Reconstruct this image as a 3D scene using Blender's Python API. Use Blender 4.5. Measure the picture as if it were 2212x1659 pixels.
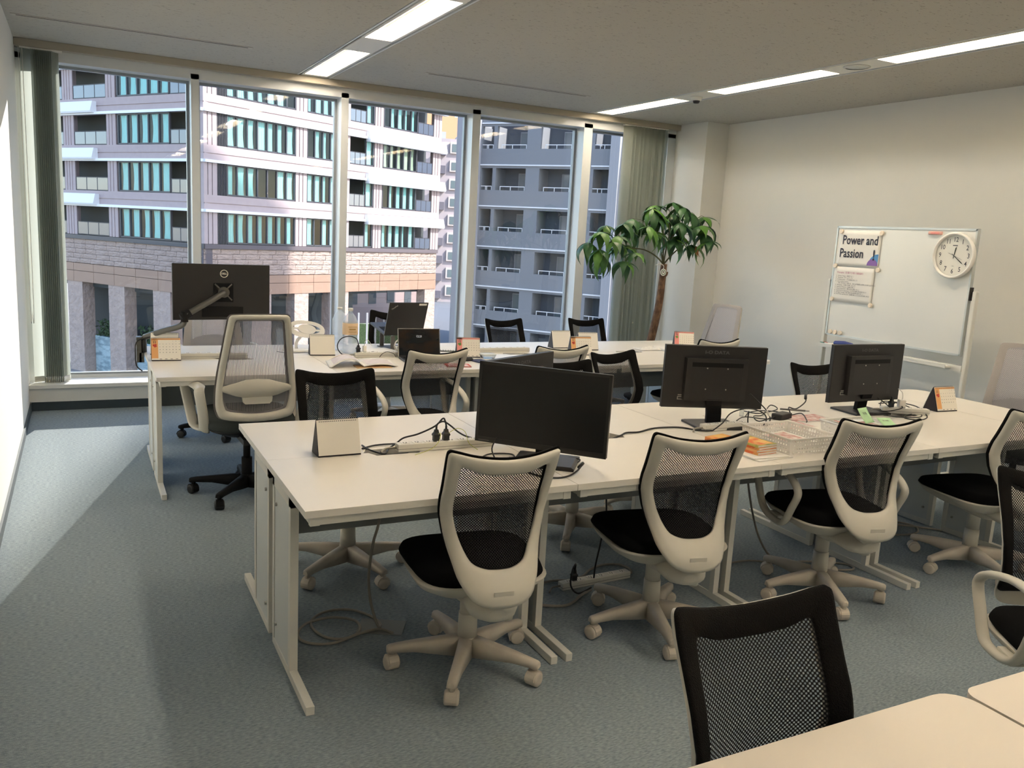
import bpy, bmesh, math, random
from mathutils import Matrix, Vector
random.seed(7)
PI = math.pi
for o in list(bpy.data.objects): bpy.data.objects.remove(o)
scn = bpy.context.scene
col = scn.collection

# ------------------------------------------------------------------ camera
cam_d = bpy.data.cameras.new('camera'); cam = bpy.data.objects.new('camera', cam_d); col.objects.link(cam)
cam_d.sensor_width = 36.0; cam_d.lens = 1822.0 / 2212.0 * 36.0
cam_d.clip_start = 0.05; cam_d.clip_end = 600
R = Matrix(((0.89148413, 0.03211668, -0.45191211), (-0.44994705, 0.17934362, -0.874862), (0.05294989, 0.98326211, 0.17433279)))
cam.matrix_world = Matrix.Translation((0, 0, 1.56)) @ R.to_4x4()
scn.camera = cam

# ------------------------------------------------------------------ world, suns, exposure
w = bpy.data.worlds.new('world'); scn.world = w; w.use_nodes = True
nt = w.node_tree; bg = nt.nodes['Background']
sky = nt.nodes.new('ShaderNodeTexSky'); sky.sky_type = 'NISHITA'; sky.sun_disc = False
sky.sun_elevation = math.radians(37); sky.sun_rotation = math.radians(140); sky.air_density = 1.0; sky.dust_density = 0.6
nt.links.new(sky.outputs[0], bg.inputs[0]); bg.inputs[1].default_value = 0.34

def sun(name, d, strength, color, angle):
    l = bpy.data.lights.new(name, 'SUN'); l.energy = strength; l.color = color; l.angle = math.radians(angle)
    o = bpy.data.objects.new(name, l); col.objects.link(o)
    o.rotation_euler = Vector(d).to_track_quat('Z', 'Y').to_euler(); o.location = Vector(d) * 30
    return o
# the real sun, from behind the office building onto the blocks across the square
sun('sun', (.55, -.65, .80), 5.0, (1.0, .93, .86), 0.6)
# low sunlight that enters the office through its windows
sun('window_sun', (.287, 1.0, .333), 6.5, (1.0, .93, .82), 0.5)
# daylight portal at the window wall
pl = bpy.data.lights.new('window_portal', 'AREA'); pl.shape = 'RECTANGLE'; pl.size = 6.0; pl.size_y = 2.5
pl.cycles.is_portal = True
po = bpy.data.objects.new('window_portal', pl); col.objects.link(po)
po.location = (2.7, 7.9, 1.45); po.rotation_euler = (math.radians(-90), 0, 0)

vs = scn.view_settings; vs.view_transform = 'Standard'; vs.look = 'None'; vs.exposure = 0.95; vs.gamma = 1.0
vs.use_curve_mapping = False
TUBE_POWER = 24.0

# ------------------------------------------------------------------ materials
def s2l(c): return c / 12.92 if c <= .04045 else ((c + .055) / 1.055) ** 2.4
def rgb(r, g, b): return (s2l(r / 255), s2l(g / 255), s2l(b / 255), 1)
def mat(name, c, rough=.5, metal=0, spec=.5, noise=None, bump=None, emit=None):
    m = bpy.data.materials.new(name); m.use_nodes = True; n = m.node_tree; b = n.nodes['Principled BSDF']
    b.inputs['Base Color'].default_value = c; b.inputs['Roughness'].default_value = rough
    b.inputs['Metallic'].default_value = metal; b.inputs['Specular IOR Level'].default_value = spec
    tc = n.nodes.new('ShaderNodeTexCoord')
    if noise:   # (scale, amount, second colour, stretch)
        sc, amt, c2, st = noise
        mp = n.nodes.new('ShaderNodeMapping'); mp.inputs['Scale'].default_value = st
        tx = n.nodes.new('ShaderNodeTexNoise'); tx.inputs['Scale'].default_value = sc; tx.inputs['Detail'].default_value = 5
        rp = n.nodes.new('ShaderNodeValToRGB'); rp.color_ramp.elements[0].position = .5 - amt; rp.color_ramp.elements[1].position = .5 + amt
        rp.color_ramp.elements[0].color = c; rp.color_ramp.elements[1].color = c2
        n.links.new(tc.outputs['Object'], mp.inputs[0]); n.links.new(mp.outputs[0], tx.inputs[0])
        n.links.new(tx.outputs[0], rp.inputs[0]); n.links.new(rp.outputs[0], b.inputs['Base Color'])
    if bump:
        sc, st = bump
        tx = n.nodes.new('ShaderNodeTexNoise'); tx.inputs['Scale'].default_value = sc; tx.inputs['Detail'].default_value = 3
        bp = n.nodes.new('ShaderNodeBump'); bp.inputs['Strength'].default_value = st; bp.inputs['Distance'].default_value = .01
        n.links.new(tc.outputs['Object'], tx.inputs[0]); n.links.new(tx.outputs[0], bp.inputs['Height']); n.links.new(bp.outputs[0], b.inputs['Normal'])
    if emit:
        b.inputs['Emission Color'].default_value = emit[0]; b.inputs['Emission Strength'].default_value = emit[1]
    return m
def fresnel_glass(name, tint=(1, 1, 1, 1), ior=1.5, rough=0.0, boost=1.0):
    m = bpy.data.materials.new(name); m.use_nodes = True; n = m.node_tree; n.nodes.remove(n.nodes['Principled BSDF'])
    out = n.nodes['Material Output']; t = n.nodes.new('ShaderNodeBsdfTransparent'); t.inputs[0].default_value = tint
    g = n.nodes.new('ShaderNodeBsdfGlossy'); g.inputs['Roughness'].default_value = rough
    F0 = ((ior - 1) / (ior + 1)) ** 2
    lw = n.nodes.new('ShaderNodeLayerWeight'); pw = n.nodes.new('ShaderNodeMath'); pw.operation = 'POWER'; pw.inputs[1].default_value = 5
    n.links.new(lw.outputs['Facing'], pw.inputs[0])
    f = n.nodes.new('ShaderNodeMath'); f.operation = 'MULTIPLY_ADD'; f.inputs[1].default_value = 1 - F0; f.inputs[2].default_value = F0; n.links.new(pw.outputs[0], f.inputs[0])
    mu = n.nodes.new('ShaderNodeMath'); mu.operation = 'MULTIPLY'; mu.inputs[1].default_value = boost; mu.use_clamp = True
    mx = n.nodes.new('ShaderNodeMixShader')
    n.links.new(f.outputs[0], mu.inputs[0]); n.links.new(mu.outputs[0], mx.inputs[0]); n.links.new(t.outputs[0], mx.inputs[1]); n.links.new(g.outputs[0], mx.inputs[2])
    n.links.new(mx.outputs[0], out.inputs[0]); return m
def mesh_mat(name, c, pitch, hole=.0, stripes=False, alpha=None):
    """woven net: small see-through holes laid out over the cloth (object x / z)"""
    m = bpy.data.materials.new(name); m.use_nodes = True; n = m.node_tree; b = n.nodes['Principled BSDF']
    b.inputs['Base Color'].default_value = c; b.inputs['Roughness'].default_value = .75; b.inputs['Specular IOR Level'].default_value = .25
    out = n.nodes['Material Output']; tc = n.nodes.new('ShaderNodeTexCoord'); sp = n.nodes.new('ShaderNodeSeparateXYZ')
    n.links.new(tc.outputs['Object'], sp.inputs[0])
    def wave(a, ka, kb):
        p = n.nodes.new('ShaderNodeMath'); p.operation = 'MULTIPLY'; n.links.new(sp.outputs[0], p.inputs[0]); p.inputs[1].default_value = ka * 2 * PI / pitch
        q = n.nodes.new('ShaderNodeMath'); q.operation = 'MULTIPLY_ADD'; n.links.new(sp.outputs[2], q.inputs[0]); q.inputs[1].default_value = kb * 2 * PI / pitch; n.links.new(p.outputs[0], q.inputs[2])
        s = n.nodes.new('ShaderNodeMath'); s.operation = 'COSINE'; n.links.new(q.outputs[0], s.inputs[0]); return s
    ad = n.nodes.new('ShaderNodeMath'); ad.operation = 'ADD'
    if stripes:
        s1 = wave(0, 1, 0); n.links.new(s1.outputs[0], ad.inputs[0]); ad.inputs[1].default_value = 0
    else:
        s1 = wave(0, .5, .5); s2 = wave(0, .5, -.5); n.links.new(s1.outputs[0], ad.inputs[0]); n.links.new(s2.outputs[0], ad.inputs[1])
    mr = n.nodes.new('ShaderNodeMapRange'); mr.inputs[1].default_value = hole - .35; mr.inputs[2].default_value = hole + .35
    mr.inputs[3].default_value = 0; mr.inputs[4].default_value = 1 if alpha is None else alpha
    n.links.new(ad.outputs[0], mr.inputs[0])
    t = n.nodes.new('ShaderNodeBsdfTransparent'); mx = n.nodes.new('ShaderNodeMixShader')
    n.links.new(mr.outputs[0], mx.inputs[0]); n.links.new(b.outputs[0], mx.inputs[1]); n.links.new(t.outputs[0], mx.inputs[2]); n.links.new(mx.outputs[0], out.inputs[0])
    return m
M = {}
W1 = (1, 1, 1)
M['wall'] = mat('wall_paint', rgb(228, 226, 219), .75, bump=(180, .12))
M['carpet'] = mat('carpet', rgb(118, 131, 138), .95, spec=.1, noise=(120, .2, rgb(162, 173, 178), (.5, 1.6, 1)), bump=(260, .5))
M['dark_base'] = mat('dark_vinyl_base', rgb(52, 64, 70), .6)
M['whitepaint'] = mat('white_painted_metal', rgb(226, 224, 216), .42)
M['alu'] = mat('white_aluminium', rgb(220, 222, 222), .35)
M['black'] = mat('black_plastic', rgb(33, 31, 30), .45)
M['blackm'] = mat('black_matte', rgb(22, 21, 21), .7, spec=.2)
M['screen'] = mat('dark_screen', rgb(17, 17, 17), .32, spec=.4)
M['desk'] = mat('desk_laminate', rgb(236, 230, 219), .38, noise=(3, .3, rgb(231, 225, 214), W1))
M['desk_edge'] = mat('desk_metal', rgb(222, 219, 209), .45)
M['legpanel'] = mat('leg_panel_grey', rgb(208, 211, 208), .5)
M['modesty'] = mat('modesty_grey', rgb(140, 143, 140), .6)
M['chair'] = mat('chair_plastic', rgb(206, 201, 188), .42, bump=(900, .05))
M['chair_base'] = mat('chair_base_plastic', rgb(212, 204, 190), .5, noise=(9, .25, rgb(194, 181, 166), W1))
M['seat'] = mat('black_seat_cloth', rgb(16, 16, 16), .98, spec=.1, bump=(500, .3))
M['seatgrey'] = mat('grey_seat_cloth', rgb(70, 74, 72), .95, spec=.1, bump=(500, .3))
M['border'] = mat('black_net_border', rgb(24, 22, 20), .9, spec=.15, bump=(420, .6))
M['net'] = mesh_mat('black_net', rgb(24, 22, 21), .0045, .38)
M['netgrey'] = mesh_mat('grey_net', rgb(150, 147, 150), .006, .15, stripes=True)
M['netlight'] = mesh_mat('light_grey_net', rgb(176, 174, 180), .006, .8)
M['paper'] = mat('white_paper', rgb(240, 236, 228), .7)
M['paper2'] = mat('cream_paper', rgb(242, 236, 224), .7)
M['ink'] = mat('dark_ink', rgb(40, 38, 52), .6)
M['inkg'] = mat('grey_ink', rgb(110, 106, 102), .7)
M['inkp'] = mat('pink_ink', rgb(176, 70, 120), .7)
M['orange'] = mat('orange_print', rgb(228, 168, 108), .6)
M['orangedk'] = mat('brown_print', rgb(150, 84, 40), .6)
M['pink'] = mat('pink_print', rgb(236, 150, 142), .6)
M['reddish'] = mat('red_print', rgb(196, 66, 50), .6)
M['blue'] = mat('blue_plastic', rgb(50, 62, 130), .4)
M['teal'] = mat('green_marker', rgb(40, 120, 100), .4)
M['glass'] = fresnel_glass('window_glass', (.93, .95, .97, 1), 1.5, 0, 2.2)
M['chrome'] = mat('steel', rgb(170, 168, 160), .3, 1)
M['gap'] = mat('black_gap', rgb(48, 44, 42), .7)
M['tube'] = mat('lamp_tube', rgb(255, 250, 240), .4, emit=((1.0, .925, .83, 1), TUBE_POWER))
M['reflector'] = mat('lamp_reflector', rgb(240, 226, 196), .35)
M['greenleaf'] = mat('leaf', rgb(74, 118, 48), .45, noise=(7, .2, rgb(104, 148, 58), W1))
M['greenleaf2'] = mat('leaf_dark', rgb(52, 92, 50), .45)
M['deadleaf'] = mat('leaf_brown', rgb(196, 128, 80), .6)
M['bark'] = mat('bark', rgb(132, 100, 72), .85, noise=(26, .12, rgb(92, 66, 48), (1, 1, .6)), bump=(60, .8))
M['stem'] = mat('stem_green', rgb(86, 84, 50), .6)
M['cablegrey'] = mat('cable_grey', rgb(150, 144, 132), .6)
M['brownp'] = mat('brown_plastic', rgb(150, 116, 80), .6)
def ceiling_mat():
    m = mat('ceiling_board', rgb(186, 182, 172), .9); n = m.node_tree; b = n.nodes['Principled BSDF']
    tc = n.nodes.new('ShaderNodeTexCoord'); mp = n.nodes.new('ShaderNodeMapping'); mp.inputs['Scale'].default_value = (22, 60, 1)
    vo = n.nodes.new('ShaderNodeTexNoise'); vo.inputs['Scale'].default_value = 1.6; vo.inputs['Detail'].default_value = 2
    rp = n.nodes.new('ShaderNodeValToRGB'); e = rp.color_ramp.elements
    e[0].position = .30; e[0].color = rgb(146, 140, 130); e[1].position = .36; e[1].color = rgb(187, 183, 173)
    n.links.new(tc.outputs['Object'], mp.inputs[0]); n.links.new(mp.outputs[0], vo.inputs[0]); n.links.new(vo.outputs[0], rp.inputs[0]); n.links.new(rp.outputs[0], b.inputs['Base Color'])
    return m
M['ceil'] = ceiling_mat()
M['blind'] = mat('blind_cloth', rgb(172, 176, 162), .8, spec=.2)
_b = M['blind'].node_tree; _p = _b.nodes['Principled BSDF']; _tr = _b.nodes.new('ShaderNodeBsdfTranslucent'); _tr.inputs[0].default_value = rgb(190, 196, 190)
_mx = _b.nodes.new('ShaderNodeMixShader'); _mx.inputs[0].default_value = .45
_b.links.new(_p.outputs[0], _mx.inputs[1]); _b.links.new(_tr.outputs[0], _mx.inputs[2]); _b.links.new(_mx.outputs[0], _b.nodes['Material Output'].inputs[0])

# ------------------------------------------------------------------ mesh helpers
class MB:
    def __init__(s): s.bm = bmesh.new(); s.T = Matrix.Identity(4)
    def _v(s, p): return s.bm.verts.new(s.T @ Vector(p))
    def box(s, x0, y0, z0, x1, y1, z1, mi=0, bev=0):
        vs = [s._v((x, y, z)) for z in (z0, z1) for y in (y0, y1) for x in (x0, x1)]
        fs = [s.bm.faces.new([vs[i] for i in f]) for f in ((0, 2, 3, 1), (4, 5, 7, 6), (0, 1, 5, 4), (2, 6, 7, 3), (0, 4, 6, 2), (1, 3, 7, 5))]
        for f in fs: f.material_index = mi
        if bev:
            es = {e for f in fs for e in f.edges}
            r = bmesh.ops.bevel(s.bm, geom=list(es), offset=bev, segments=2, affect='EDGES', profile=.5)
            for f in r['faces']: f.material_index = mi
        return s
    def rings(s, rings, mi=0, cap=True, closed=True, smooth=True):
        vr = [[s._v(p) for p in r] for r in rings]; n = len(vr[0])
        for a, b in zip(vr, vr[1:]):
            for i in range(n if closed else n - 1):
                j = (i + 1) % n
                f = s.bm.faces.new((a[i], a[j], b[j], b[i])); f.material_index = mi; f.smooth = smooth
        if cap:
            for r, rev in ((vr[0], True), (vr[-1], False)):
                f = s.bm.faces.new(list(reversed(r)) if rev else r); f.material_index = mi
        return s
    def cyl(s, p0, p1, r0, r1=None, n=14, mi=0, cap=True, smooth=True):
        r1 = r0 if r1 is None else r1; p0 = Vector(p0); p1 = Vector(p1); q = (p1 - p0).to_track_quat('Z', 'Y')
        rs = [[p + q @ Vector((math.cos(2 * PI * i / n) * r, math.sin(2 * PI * i / n) * r, 0)) for i in range(n)] for p, r in ((p0, r0), (p1, r1))]
        return s.rings(rs, mi, cap, True, smooth)
    def lathe(s, prof, c=(0, 0, 0), n=20, mi=0, cap=True):
        rs = [[(c[0] + math.cos(2 * PI * i / n) * r, c[1] + math.sin(2 * PI * i / n) * r, c[2] + z) for i in range(n)] for r, z in prof]
        return s.rings(rs, mi, cap)
    def tube(s, pts, r, n=8, mi=0, ry=None, closed=False, smoothn=4):
        P = spline(pts, smoothn, closed) if smoothn else [Vector(p) for p in pts]
        rs = []; up = None; N = len(P); rr = r if callable(r) else (lambda t: r)
        for i, p in enumerate(P):
            d = (P[(i + 1) % N] - P[i - 1]) if closed else (P[min(i + 1, N - 1)] - P[max(i - 1, 0)])
            if d.length < 1e-9: d = Vector((0, 0, 1))
            d.normalize()
            if up is None: up = Vector((0, 0, 1)) if abs(d.z) < .9 else Vector((1, 0, 0))
            sd = d.cross(up)
            if sd.length < 1e-6: sd = d.orthogonal()
            sd.normalize(); up = sd.cross(d).normalized()
            q = rr(i / max(1, N - 1)); qy = ry if ry else q
            rs.append([p + sd * math.cos(2 * PI * k / n) * q + up * math.sin(2 * PI * k / n) * qy for k in range(n)])
        if closed: rs.append(rs[0]); return s.rings(rs, mi, False)
        return s.rings(rs, mi, True)
    def prism(s, poly, a0, a1, axis='z', mi=0, smooth=False):
        def P(p, a): return {'z': (p[0], p[1], a), 'y': (p[0], a, p[1]), 'x': (a, p[0], p[1])}[axis]
        return s.rings([[P(p, a0) for p in poly], [P(p, a1) for p in poly]], mi, True, True, smooth)
    def sheet(s, fn, nu, nv, mi=0, smooth=True, thick=None):
        g = [[s._v(fn(i / nu, j / nv)) for i in range(nu + 1)] for j in range(nv + 1)]
        for j in range(nv):
            for i in range(nu):
                f = s.bm.faces.new((g[j][i], g[j][i + 1], g[j + 1][i + 1], g[j + 1][i])); f.material_index = mi; f.smooth = smooth
        return s
    def mesh(s, name, mats, solid=0):
        bmesh.ops.recalc_face_normals(s.bm, faces=s.bm.faces)
        if solid: bmesh.ops.solidify(s.bm, geom=s.bm.faces[:], thickness=solid)
        me = bpy.data.meshes.new(name); s.bm.to_mesh(me); s.bm.free()
        for m in (mats if isinstance(mats, (list, tuple)) else [mats]): me.materials.append(M[m] if isinstance(m, str) else m)
        return me
    def build(s, name, mats, parent=None, solid=0, loc=None, rotz=0):
        o = bpy.data.objects.new(name, s.mesh(name, mats, solid)); col.objects.link(o)
        if parent: o.parent = parent
        if loc: o.location = loc
        if rotz: o.rotation_euler = (0, 0, rotz)
        return o
def spline(pts, k, closed=False):
    P = [Vector(p) for p in pts]; n = len(P); out = []
    if n < 3: return P
    rng = range(n) if closed else range(n - 1)
    for i in rng:
        if closed: a, b, c, d = P[i - 1], P[i], P[(i + 1) % n], P[(i + 2) % n]
        else: a, b, c, d = P[max(i - 1, 0)], P[i], P[i + 1], P[min(i + 2, n - 1)]
        for j in range(k):
            t = j / k; out.append(.5 * ((2 * b) + (c - a) * t + (2 * a - 5 * b + 4 * c - d) * t * t + (3 * b - a - 3 * c + d) * t ** 3))
    if not closed: out.append(P[-1])
    return out
def empty(name, loc=(0, 0, 0), rz=0, label=None, cat=None, group=None):
    o = bpy.data.objects.new(name, None); o.empty_display_size = .1; col.objects.link(o); o.location = loc; o.rotation_euler = (0, 0, rz)
    return tag(o, label, cat, group)
def tag(o, label=None, cat=None, group=None, kind=None):
    if label: o['label'] = label
    if cat: o['category'] = cat
    if group: o['group'] = group
    if kind: o['kind'] = kind
    return o
def struct(name, mb, mats, parent=None):
    o = mb.build(name, mats, parent)
    if not parent: o['kind'] = 'structure'
    return o
def inst(name, me, parent, mtx=None):
    o = bpy.data.objects.new(name, me); col.objects.link(o); o.parent = parent
    if mtx is not None: o.matrix_local = mtx
    return o
def copy_tree(o, parent=None):
    c = o.copy(); col.objects.link(c)
    if parent: c.parent = parent
    for ch in list(o.children): copy_tree(ch, c)
    return c
def TRS(x, y, z, sx=1, sy=1, sz=1, rz=0): return Matrix.Translation((x, y, z)) @ Matrix.Rotation(rz, 4, 'Z') @ Matrix.Diagonal((sx, sy, sz, 1))
def text_into(mb, s, size, mtx, mi=0, align='CENTER', off=0.0, xs=1.0):
    cu = bpy.data.curves.new('t', 'FONT'); cu.body = s; cu.size = size; cu.align_x = align; cu.align_y = 'CENTER'; cu.offset = off; cu.resolution_u = 2
    o = bpy.data.objects.new('t', cu); col.objects.link(o)
    me = bpy.data.meshes.new_from_object(o.evaluated_get(bpy.context.evaluated_depsgraph_get()))
    bpy.data.objects.remove(o); bpy.data.curves.remove(cu)
    T = mb.T @ mtx @ Matrix.Diagonal((xs, 1, 1, 1))
    vs = [mb.bm.verts.new(T @ v.co) for v in me.vertices]
    for p in me.polygons:
        try: f = mb.bm.faces.new([vs[i] for i in p.vertices]); f.material_index = mi
        except ValueError: pass
    bpy.data.meshes.remove(me)
CUBE = MB().box(0, 0, 0, 1, 1, 1).bm
def unit_cube(name, m):
    mb = MB(); mb.box(0, 0, 0, 1, 1, 1); return mb.mesh(name, m)
XZ = Matrix(((1, 0, 0, 0), (0, 0, -1, 0), (0, 1, 0, 0), (0, 0, 0, 1)))    # text plane -> upright, facing -y

# ================================================================== ROOM
XL, XR, YB, CEIL = -.385, 6.0, -5.0, 2.79
struct('floor', MB().box(XL - .2, YB - .2, -.2, XR + .2, 7.95, 0), 'carpet')
c = MB()
for a, b in ((XL - .2, 1.675), (1.965, 4.545), (4.855, XR + .2)): c.box(a, YB - .2, CEIL, b, 7.95, CEIL + .25)
c.box(1.675, 7.56, CEIL, 1.965, 7.95, CEIL + .25).box(4.545, 7.56, CEIL, 4.855, 7.95, CEIL + .25)
struct('ceiling', c, 'ceil')
c = MB()
for a, b in ((1.66, 1.98), (4.53, 4.87)): c.box(a, YB - .2, CEIL + .16, b, 7.6, CEIL + .24)
struct('trim_1', c, 'gap')
struct('wall_left', MB().box(XL - .2, YB - .2, 0, XL, 7.95, CEIL), 'wall')
struct('wall_right', MB().box(XR, YB - .2, 0, XR + .2, 7.95, CEIL), 'wall')
struct('wall_back', MB().box(XL, YB - .2, 0, XR, YB, CEIL), 'wall')
struct('baseboard_left', MB().box(XL, YB, 0, XL + .012, 7.42, .06), 'dark_base')
struct('baseboard_right', MB().box(XR - .012, YB, 0, XR, 7.05, .06), 'dark_base')
struct('baseboard_window', MB().box(XL + .012, 7.43, 0, 5.72, 7.45, .072), 'dark_base')
struct('wall_window', MB().box(XL, 7.45, 0, 5.75, 7.95, .15).box(XL, 7.42, .072, 5.72, 7.46, .18), 'wall')
struct('trim_2', MB().box(XL, 7.395, .18, 5.72, 7.70, .212, bev=.004), 'whitepaint')
struct('wall_corner', MB().box(5.72, 7.06, 0, XR, 7.95, CEIL), 'wall')
# window frames: mullions, header, bottom rail
mull = [(-.385, -.335), (.845, .908), (2.085, 2.150), (3.345, 3.425), (4.575, 4.675), (5.62, 5.72)]
f = MB()
for a, b in mull: f.box(a, 7.57, .212, b, 7.80, 2.70)
f.box(XL, 7.57, 2.66, 5.72, 7.80, CEIL).box(XL, 7.70, .15, 5.72, 7.80, .235)
struct('trim_3', f, 'alu')
struct('trim_4', MB().box(XL, 7.49, 2.735, 5.72, 7.56, CEIL, bev=.004), mat('blind_rail', rgb(168, 160, 144), .5))
M['sash'] = mat('sash_grey', rgb(150, 156, 160), .4)
for i in range(5):
    a = mull[i][1]; b = mull[i + 1][0]; s = MB()
    for x0, z0, x1, z1 in ((a, .235, a + .022, 2.66), (b - .022, .235, b, 2.66), (a + .022, .235, b - .022, .25), (a + .022, 2.64, b - .022, 2.66)):
        s.box(x0, 7.715, z0, x1, 7.76, z1)
    wn = struct('window_%d' % (i + 1), s, 'sash')
    MB().sheet(lambda u, v: (a + .02 + (b - a - .04) * u, 7.738, .248 + 2.394 * v), 1, 1, smooth=False).build('pane', 'glass', wn)
# ---- vertical blinds
def blind(name, x0, xs, rots, z0, z1, label, chain):
    t = empty(name, (x0, 7.525, z0), 0, label, 'blind')
    h = z1 - z0; s = MB(); n = 6
    s.sheet(lambda u, v: ((u - .5) * .1, math.sin(u * PI) * .007, .045 + v * (h - .045)), n, 1); me = s.mesh('slat', 'blind')
    s = MB(); s.sheet(lambda u, v: ((u - .5) * .098, math.sin(u * PI) * .007, v * .045), n, 1); mw = s.mesh('weight', mat('blind_weight', rgb(206, 204, 192), .6), .002)
    for x, r in zip(xs, rots):
        o = inst('slat', me, t, TRS(x - x0, 0, 0, rz=r)); inst('weight_pocket', mw, o)
    MB().box(min(xs) - x0 - .05, -.02, h, max(xs) - x0 + .05, .02, h + .012).build('head_rail', 'whitepaint', t)
    if chain is not None:
        MB().tube([(chain, -.03, h), (chain, -.03, .62), (chain + .012, -.03, .56), (chain + .024, -.03, .62), (chain + .024, -.03, h)], .0022, 5).build('chain', 'paper', t)
    return t
lx = [-.30] + [-.255 + i * .0135 for i in range(11)]
blind('vertical_blind', -.25, lx, [math.radians(18)] + [math.radians(62) for _ in range(11)], .215, 2.722, 'grey-green vertical slat blind stacked narrow at the left wall', -.105)
rx = [5.07 + i * .0205 for i in range(23)]
blind('vertical_blind', 5.3, rx, [math.radians(-56 + random.uniform(-16, 12)) for _ in rx], .215, 2.722, 'wide stack of grey vertical blind slats behind the potted tree', None)

# ---- ceiling light lines
def light_line(x0, x1, ys, names):
    h = MB().box(0, 0, 0, 1, 1, 1)
    wd = x1 - x0
    # side joints (black slot each side), blank plates between fixtures
    s = MB()
    for a, b in ((x0, x0 + .012), (x1 - .012, x1)): s.box(a, YB, CEIL - .002, b, 7.56, CEIL + .14)
    struct('trim_%d' % names, s, 'alu')
    ends = []
    for y in ys:
        ends += [y + .61, y - .61]
    ends = [7.56] + ends + [YB]
    p = MB()
    for a, b in zip(ends[::2], ends[1::2]):
        if a - b > .01: p.box(x0 + .032, b, CEIL, x1 - .032, a, CEIL + .008)
    struct('trim_%d' % (names + 1), p, 'whitepaint')
def light_mesh():
    wd = .226
    hs = MB()   # housing: white rim
    hs.box(-wd / 2, -.61, 0, -wd / 2 + .02, .61, .13).box(wd / 2 - .02, -.61, 0, wd / 2, .61, .13).box(-wd / 2, -.61, .12, wd / 2, .61, .13).box(-wd / 2, -.61, 0, wd / 2, -.60, .12).box(wd / 2 - wd, .60, 0, wd / 2, .61, .12)
    a = hs.mesh('housing', 'whitepaint')
    rf = MB()
    prof = [(-.092, .004), (-.085, .06), (-.06, .10), (-.03, .085), (0, .05), (.03, .085), (.06, .10), (.085, .06), (.092, .004)]
    rf.rings([[(x, y, z) for x, z in prof] for y in (-.598, .598)], 0, False, False)
    b = rf.mesh('reflector', 'reflector')
    tb = MB().cyl((0, -.56, 0), (0, .56, 0), .013, n=8).mesh('tube', 'tube')
    return a, b, tb
LM = light_mesh()
def lights(xc, ys, labs, grp):
    for y, lb in zip(ys, labs):
        t = empty('ceiling_light', (xc, y, CEIL), 0, lb, 'ceiling light', grp)
        inst('housing', LM[0], t); inst('reflector', LM[1], t)
        inst('lamp_tube', LM[2], t, TRS(-.045, 0, .055)); inst('lamp_tube', LM[2], t, TRS(.045, 0, .055))
ysA = [6.815 - 1.685 * i for i in range(7)]; ysB = [6.80 - 1.67 * i for i in range(7)]
hid = 'recessed twin-tube ceiling light of the left row, behind the camera'
light_line(1.68, 1.96, ysA, 5); light_line(4.55, 4.85, ysB, 7)
lights(1.82, ysA, ['small-looking far ceiling light of the left row, touching the window header', 'second ceiling light of the left row, cut by the top edge of the photo'] + [hid] * 5, 'left ceiling light row')
hid2 = 'recessed twin-tube ceiling light of the right row, behind the camera'
lights(4.70, ysB, ['far ceiling light of the right row, ending at the window header', 'middle ceiling light of the right row, between smoke detector and speaker', 'nearest ceiling light of the right row, running out at the right edge'] + [hid2] * 4, 'right ceiling light row')
for o in col.objects:
    if o.name.startswith('ceiling_light') and o.get('label') not in (hid, hid2):
        del o['group']
# linear air slots
for x0, x1, lb in ((-.35, 1.165, 'long thin air slot in the ceiling near the left wall'), (2.50, 4.04, 'long thin air slot in the ceiling between the light rows')):
    t = empty('air_slot', ((x0 + x1) / 2, 6.64, CEIL), 0, lb, 'air vent'); L = (x1 - x0) / 2
    MB().box(-L, -.028, -.004, L, -.012, 0).box(-L, .012, -.004, L, .028, 0).box(-L, -.012, -.004, -L + .03, .012, 0).box(L - .03, -.012, -.004, L, .012, 0).build('slot_frame', mat('slot_frame', rgb(190, 184, 172), .5), t)
    MB().box(-L + .03, -.012, -.002, L - .03, .012, -.0005).build('slot_gap', 'gap', t)
t = empty('smoke_detector', (4.715, 6.0, CEIL), 0, 'small round white smoke detector on the right light line', 'smoke detector')
MB().lathe([(.0, -.03), (.035, -.03), (.045, -.022), (.05, -.006), (.05, 0)]).build('body', 'whitepaint', t)
MB().lathe([(.0, -.05), (.022, -.05), (.028, -.04), (.03, -.03)]).build('sensor_head', 'gap', t)
t = empty('ceiling_speaker', (4.70, 4.30, CEIL), 0, 'round flush ceiling speaker between two lights of the right line', 'speaker')
MB().lathe([(.075, -.006), (.085, -.006), (.088, 0), (.075, 0)], cap=False).build('rim', 'whitepaint', t)
MB().lathe([(.0, -.003), (.03, -.004), (.032, -.002), (.074, -.002)], cap=False).build('grille', 'legpanel', t)

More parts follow.
